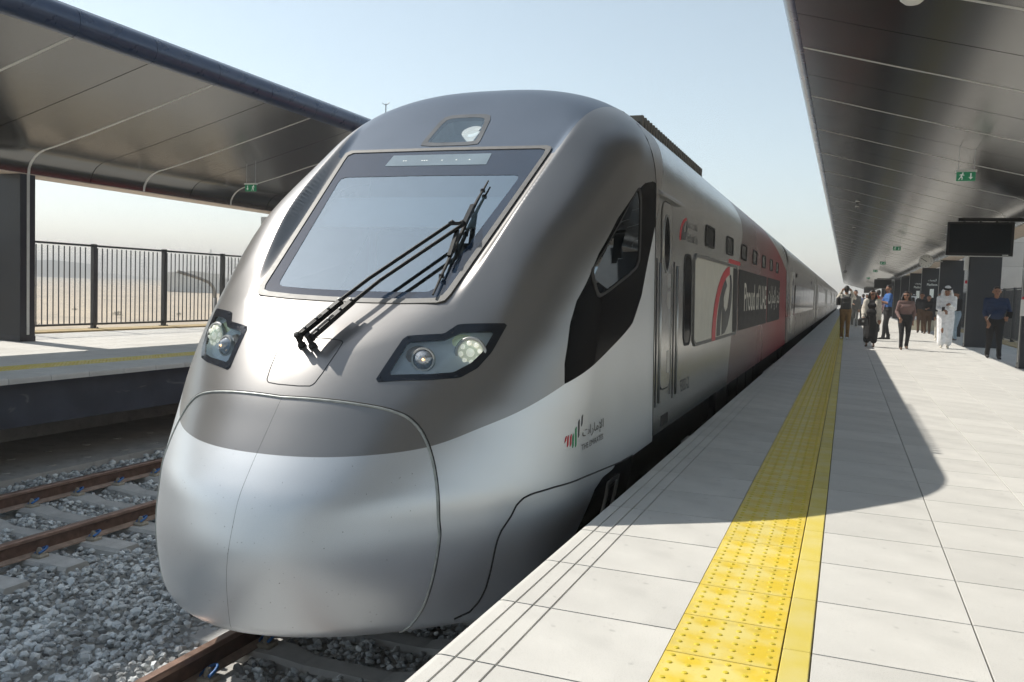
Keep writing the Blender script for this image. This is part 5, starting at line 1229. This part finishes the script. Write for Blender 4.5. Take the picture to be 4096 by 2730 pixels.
    if jacket:
        G = []
        def gcap(a, b_, ra, rb): G.append((tuple(Vector(a)*s), tuple(Vector(b_)*s), ra*s, rb*s, 'jacket'))
        for sx in (-1, 1):
            for z0, z1, ra, rb in ((.80, .70, .05, .052), (.70, .60, .052, .055), (.60, .46 if female else .48, .055, .06)): gcap((sx*.092, .012, z0), (sx*.100, .016, z1), ra*1.1*bulk**.5, rb*1.1*bulk**.5)
            sh = Vector((sx*sw, 0, .812)); el, wr = ik(sh, Vector((lh, rh)[sx > 0]), .172, .150, (sx*.55, -.8, -.3)); gcap(sh, el, .041, .036); gcap(el, wr, .036, .031)
        gcap((-.06, -.03, .78), (-.06, -.035, .50), .05, .055); gcap((.06, -.03, .78), (.06, -.035, .50), .05, .055)
        PEND.append((blob(G, vox*1.1, 3), G, 'jacket', root, xf, mats))
    G = []
    def hcap(a, b_, ra, rb): G.append((tuple(Vector(a)*s), tuple(Vector(b_)*s), ra*s, rb*s, 'hair'))
    if hair == 'short' or hair == 'long':
        hcap(hd((0, -.010, .957)), hd((0, -.012, .963)), .0555, .050); hcap(hd((0, -.022, .94)), hd((0, -.030, .912)), .048, .038); hcap(hd((-.02, .022, .985)), hd((.02, .022, .985)), .02, .02)
        if hair == 'long':
            for sx in (-1, 1): hcap(hd((sx*.045, -.005, .95)), (sx*.062, -.01, .86), .024, .028); hcap((sx*.062, -.01, .86), (sx*.072, .025, .75), .028, .020)
            hcap((0, -.035, .92), (0, -.062, .80), .045, .050); hcap((0, -.062, .80), (0, -.06, .73), .05, .035)
        PEND.append((blob(G, .012, 3), G, 'hair', root, xf, {'hair': M['hair']}))
    elif hair == 'ghutra':
        hcap(hd((0, -.006, .955)), hd((0, -.008, .962)), .060, .056)
        for sx in (-1, 1): hcap(hd((sx*.05, -.004, .945)), (sx*.070, .0, .85), .022, .030); hcap((sx*.070, 0, .85), (sx*.080, .04, .78), .030, .020); hcap((sx*.05, -.03, .92), (sx*.07, -.06, .74), .035, .035)
        hcap((0, -.04, .92), (0, -.075, .72), .05, .05)
        PEND.append((blob(G, .012, 3), G, 'headdress', root, xf, {'hair': cloth['low'] if kandura else M['white']}))
        mb = MB(); ring_ = []
        for k in range(24): a = k*math.pi/12; ring_.append(tuple(xf @ (hd((.058*math.cos(a), -.004+.062*math.sin(a), .966+.012*math.sin(a)*0))*s)))
        mb.tube([Vector(p)+Vector((x, y, 0)) for p in ring_], .011*s, 8, closed=True); mb.tube([Vector(p)+Vector((x, y, .016*s)) for p in ring_], .010*s, 8, closed=True); mb.build('head_cord', M['black'], root, smooth=True)
    # eyes, brows, mouth, glasses
    def at(p): return xf @ (hd(p)*s)+Vector((x, y, 0))
    if glasses:
        mb = MB()
        for sx in (-1, 1): mb.ico(at((sx*.021, .052, .936)), .0155*s, 0, 1, (1, .6, .8)); mb.bar(at((sx*.036, .048, .938)), at((sx*.056, -.005, .936)), .005*s, .006*s)
        mb.bar(at((-.012, .058, .938)), at((.012, .058, .938)), .004*s, .005*s); mb.build('sunglasses', M['black_gloss'], root)
    else:
        mb = MB()
        for sx in (-1, 1): mb.ico(at((sx*.020, .0495, .935)), .0062*s, 0, 1)
        mb.build('eyes', M['black'], root)
    mb = MB(); mb.bar(at((-.014, .052, .899)), at((.014, .052, .899)), .006*s, .005*s); mb.build('mouth', mat_lip, root)
    return root
mat_lip = mat('lip', (.28, .09, .08), .5)
def fabric(n, c, v=.15): return mat(n, c, .85, var=v, scale=14, bump=.35, bscale=30, dist=.012)
FB = {k: fabric('fabric_'+k, c) for k, c in dict(cream=(.62, .58, .50), tan=(.22, .12, .035), white=(.82, .82, .83), black=(.014, .014, .016), navy=(.018, .035, .085), blue=(.03, .12, .36), mauve=(.20, .12, .11), brown=(.10, .055, .03), grey=(.17, .17, .16), lightblue=(.28, .38, .62), jeans=(.34, .44, .52), pink=(.5, .32, .34), dark=(.03, .03, .034), olive=(.10, .09, .06)).items()}
# striped blouse
m = FB['mauve']; t = m.node_tree; wv = _n(t, 'ShaderNodeTexWave'); wv.bands_direction = 'X'; wv.inputs['Scale'].default_value = 18; tc = _n(t, 'ShaderNodeTexCoord'); t.links.new(tc.outputs['Object'], wv.inputs['Vector'])
rr = _n(t, 'ShaderNodeValToRGB'); rr.color_ramp.elements[0].color = (.10, .05, .05, 1); rr.color_ramp.elements[1].color = (.26, .17, .15, 1); t.links.new(wv.outputs[0], rr.inputs[0]); t.links.new(rr.outputs[0], t.nodes['Principled BSDF'].inputs['Base Color'])
c = lambda a, b_, s_='black', **k: dict(top=FB[a], low=FB[b_], shoe=FB[s_], **{q: FB[v] for q, v in k.items()})
PI = math.pi; FC = PI   # facing the camera
rel = (.118, .03, .50)
N1 = person('man with black backpack, cream shirt and tan trousers seen from behind', -.03, 30.7, 1.74, 0., (-.085, .12, .90), (.085, .12, .90), (.02, 0), (-.03, 0), cloth=c('cream', 'tan', 'white'), vox=.010)
person('woman in cream jacket over long black dress, sunglasses, beside the yellow strip', .66, 26.3, 1.57, FC-.1, (-.14, .07, .50), (.125, .10, .53), (.05, 0), (-.02, 0), True, 1.12, c('black', 'black', 'brown', dress='black', jacket='cream'), bottom='dress', hair='long', glasses=True, vox=.009, jacket=True, hy=.5, curl=1.6)
person('woman in striped mauve blouse and black trousers walking, long dark hair, sunglasses', 1.48, 25.6, 1.56, FC+.1, (-.125, -.02, .52), (.11, .13, .555), (-.10, .02), (.10, .01), True, 1.06, c('mauve', 'black', 'brown'), hair='long', glasses=True, vox=.009, hy=-.3, curl=2)
person('man in bright blue short-sleeved shirt holding a red and yellow cup', 1.30, 32.0, 1.83, PI/2+.25, (-.10, .17, .70), (.09, .16, .72), (.07, 0), (-.05, 0), cloth=c('blue', 'black'), sleeve='half', vox=.010, hy=0.1)
person('man in white robe and white headdress looking down at his phone', 2.64, 27.5, 1.77, FC, (-.04, .13, .70), (.05, .15, .615), (-.08, .01), (.10, .02), cloth=dict(top=FB['white'], low=FB['white'], shoe=FB['cream'], dress=FB['white']), hair='ghutra', hp=.38, kandura=True, vox=.009, curl=2, bulk=1.05)
person('man in navy shirt and black trousers with tablet, front right', 3.33, 23.6, 1.72, FC+.05, (-.125, .13, .60), (.11, .10, .52), (.09, 0), (-.08, .01), bulk=1.2, cloth=c('navy', 'black'), sleeve='rolled', vox=.009, skin='skin', curl=1.8)
person('man in black top and brown trousers standing, arms folded', 3.18, 40.1, 1.60, FC-.3, (-.05, .10, .66), (.05, .11, .64), cloth=c('black', 'brown', 'brown'), vox=.012, bulk=1.08)
person('man in dark clothes and glasses behind the brown trousers', 2.98, 41.0, 1.70, FC-.2, (-.12, .03, .50), rel, cloth=c('dark', 'brown', 'black'), vox=.013)
person('man in black shirt and light blue jeans looking at a phone by the column', 3.62, 34.2, 1.72, PI/2+.5, (-.05, .14, .66), (.06, .15, .66), (.04, 0), (-.03, 0), cloth=c('black', 'jeans', 'brown'), hp=.3, vox=.011)
person('woman with dark hair half hidden behind the man in jeans', 3.52, 35.2, 1.66, FC+.4, (-.11, .05, .5), (.1, .12, .6), female=True, cloth=c('dark', 'black'), hair='long', vox=.013)
person('person in white trousers mostly hidden behind the man in white robe', 3.02, 33.4, 1.66, FC, (-.1, .04, .5), (.1, .04, .5), cloth=c('dark', 'cream', 'cream'), vox=.013)
person('man in grey suit walking behind the backpack', .36, 44.4, 1.76, FC, (-.11, .06, .5), (.06, .14, .63), (.10, .0), (-.1, .03), cloth=c('grey', 'grey', 'cream'), vox=.012, skin='skin2')
person('man in light blue shirt seen from behind, farther off', .98, 62., 1.72, .3, (-.1, .05, .5), (.08, .14, .6), cloth=c('lightblue', 'black'), vox=.014)
person('man in black suit and pale shirt reading, left of the platform number', 2.98, 49.2, 1.82, FC+.3, (-.03, .13, .62), (.04, .14, .61), cloth=c('lightblue', 'black', 'black', jacket='black'), jacket=True, hp=.35, vox=.013)
person('person in white robe behind the man in black suit', 3.32, 51.2, 1.70, 0., (-.1, .03, .5), rel, cloth=dict(top=FB['white'], low=FB['white'], shoe=FB['cream'], dress=FB['white']), hair='ghutra', kandura=True, vox=.014)
person('person in pale pink shirt behind the man in blue', 1.20, 39.5, 1.74, .4, (-.1, .05, .5), rel, cloth=c('pink', 'dark'), vox=.013)
person('distant man in dark clothes left of the light blue shirt', .60, 66., 1.70, .2, (-.11, .03, .5), rel, cloth=c('dark', 'black'), vox=.016)
person('distant person in white shirt behind the cream jacket', 1.35, 70., 1.76, FC, (-.11, .03, .5), rel, cloth=c('white', 'grey'), vox=.016)
person('distant person in grey beyond the cream jacket', 1.62, 58., 1.72, FC, (-.11, .03, .5), rel, cloth=c('grey', 'black'), vox=.016)
dg = bpy.context.evaluated_depsgraph_get(); MS = [bpy.data.meshes.new_from_object(a[0].evaluated_get(dg)) for a in PEND]
for a, m in zip(PEND, MS): bpy.data.objects.remove(a[0]); finish(m, *a[1:])
# things people carry
def held(name, label, cat, parts, group=None):
    pts = [v for p in parts for v in p[1].v]; lo = np.min(pts, 0); hi = np.max(pts, 0)
    r_ = empty(name, ((lo[0]+hi[0])/2, (lo[1]+hi[1])/2, lo[2]), label, cat, group)
    for nm, mb, mt in parts: mb.build(nm, mt, r_, smooth=nm in ('bag', 'pack'), auto=40)
LEATHER = mat('black_leather', (.015, .015, .016), .45, var=.3, scale=30, bump=.2)
bx, by = -.03, 30.7
p1 = MB(); p1.bbox(bx-.15, bx+.15, by-.30, by-.115, .98, 1.38, .05); p2 = MB(); p2.bbox(bx-.12, bx+.12, by-.345, by-.29, 1.02, 1.22, .03)
p3 = MB()
for sx in (-1, 1): p3.tube([(bx+sx*.10, by-.13, 1.36), (bx+sx*.125, by-.06, 1.49), (bx+sx*.12, by+.08, 1.45), (bx+sx*.13, by+.12, 1.25), (bx+sx*.14, by-.1, 1.05)], .018, 6)
held('backpack', 'black backpack on the back of the man in cream', 'backpack', [('pack', p1, LEATHER), ('front_pocket', p2, LEATHER), ('strap', p3, LEATHER)])
p1 = MB(); p1.bbox(bx-.30, bx-.17, by-.13, by+.13, 1.10, 1.38, .05); p2 = MB(); p2.tube([(bx-.23, by-.06, 1.36), (bx-.16, by, 1.52), (bx-.22, by+.08, 1.37)], .014, 6)
held('shoulder_bag', 'small black bag hanging at the left shoulder of the backpack man', 'bag', [('bag', p1, LEATHER), ('strap', p2, LEATHER)])
hx, hy_ = .44, 26.08
p1 = MB(); p1.bbox(hx-.13, hx+.13, hy_-.07, hy_+.07, .58, .80, .04); p2 = MB(); p2.tube([(hx-.08, hy_, .79), (hx-.06, hy_, .90), (hx+.04, hy_+.02, .91), (hx+.08, hy_, .79)], .012, 6); p3 = MB(); p3.bbox(hx-.03, hx+.03, hy_-.076, hy_-.069, .68, .74, .008)
held('handbag', 'black handbag in the hand of the woman in cream jacket', 'handbag', [('bag', p1, LEATHER), ('handle', p2, LEATHER), ('clasp', p3, M['steel'])])
def phone(cx, cy, cz, label, w_=.075, h_=.15, tilt=.9):
    p1 = MB(); p2 = MB(); ct, st = math.cos(tilt), math.sin(tilt)
    for mb, t0, t1, e in ((p1, -.004, .004, 0), (p2, .0042, .0052, .004)):
        v = []
        for t_ in (t0, t1):
            for a, b_ in ((-1, -1), (1, -1), (1, 1), (-1, 1)): u = a*(w_/2-e); q = b_*(h_/2-e); v.append((cx+u, cy-q*ct+t_*st, cz+q*st+t_*ct))
        mb.add(v, [(0, 3, 2, 1), (4, 5, 6, 7), (0, 1, 5, 4), (1, 2, 6, 5), (2, 3, 7, 6), (3, 0, 4, 7)])
    held('phone', label, 'phone', [('case', p1, M['black']), ('screen', p2, M['screen'])], 'phones in hand')
phone(2.53, 27.16, 1.12, 'dark phone held by the man in white robe'); phone(3.57, 23.27, 1.06, 'dark tablet held by the man in navy shirt', .13, .19)
p1 = MB(); p1.tube([(3.13, 23.36, .93), (3.17, 23.30, 1.03)], .006, 6); p2 = MB(); p2.tube([(3.17, 23.30, 1.03), (3.178, 23.288, 1.05)], .007, 6)
held('pen', 'white pen in the hand of the man in navy shirt', 'pen', [('barrel', p1, M['white']), ('cap', p2, M['white'])])
p1 = MB(); p1.lathe([(.034, 0), (.042, .10)], (.985, 31.98, 1.30), (0, 0, 1), 16); p2 = MB(); p2.lathe([(.0435, 0), (.0435, .04), (.03, .045)], (.985, 31.98, 1.40), (0, 0, 1), 16)
held('paper_cup', 'yellow and red paper cup held by the man in blue', 'cup', [('cup', p1, mat('cup_yellow', (.75, .35, .03), .5)), ('lid', p2, M['red'])])

# ------------------------------------------------------------------ haze: one closed box of even, thin dust round the whole place
mb = MB(); mb.box(-1750, 900, -300, 1500, -7, 32)
me = bpy.data.meshes.new('haze'); me.from_pydata(mb.v, [], mb.f); hm = bpy.data.materials.new('haze'); hm.use_nodes = True; t = hm.node_tree
t.nodes.remove(t.nodes['Principled BSDF']); pvn = _n(t, 'ShaderNodeVolumePrincipled'); pvn.inputs['Color'].default_value = (.88, .865, .845, 1); pvn.inputs['Density'].default_value = .0014; pvn.inputs['Anisotropy'].default_value = .0
t.links.new(pvn.outputs[0], t.nodes['Material Output'].inputs['Volume']); me.materials.append(hm)
tag(link('haze', me), 'pale dusty haze hanging over the plain', 'haze', kind='stuff')
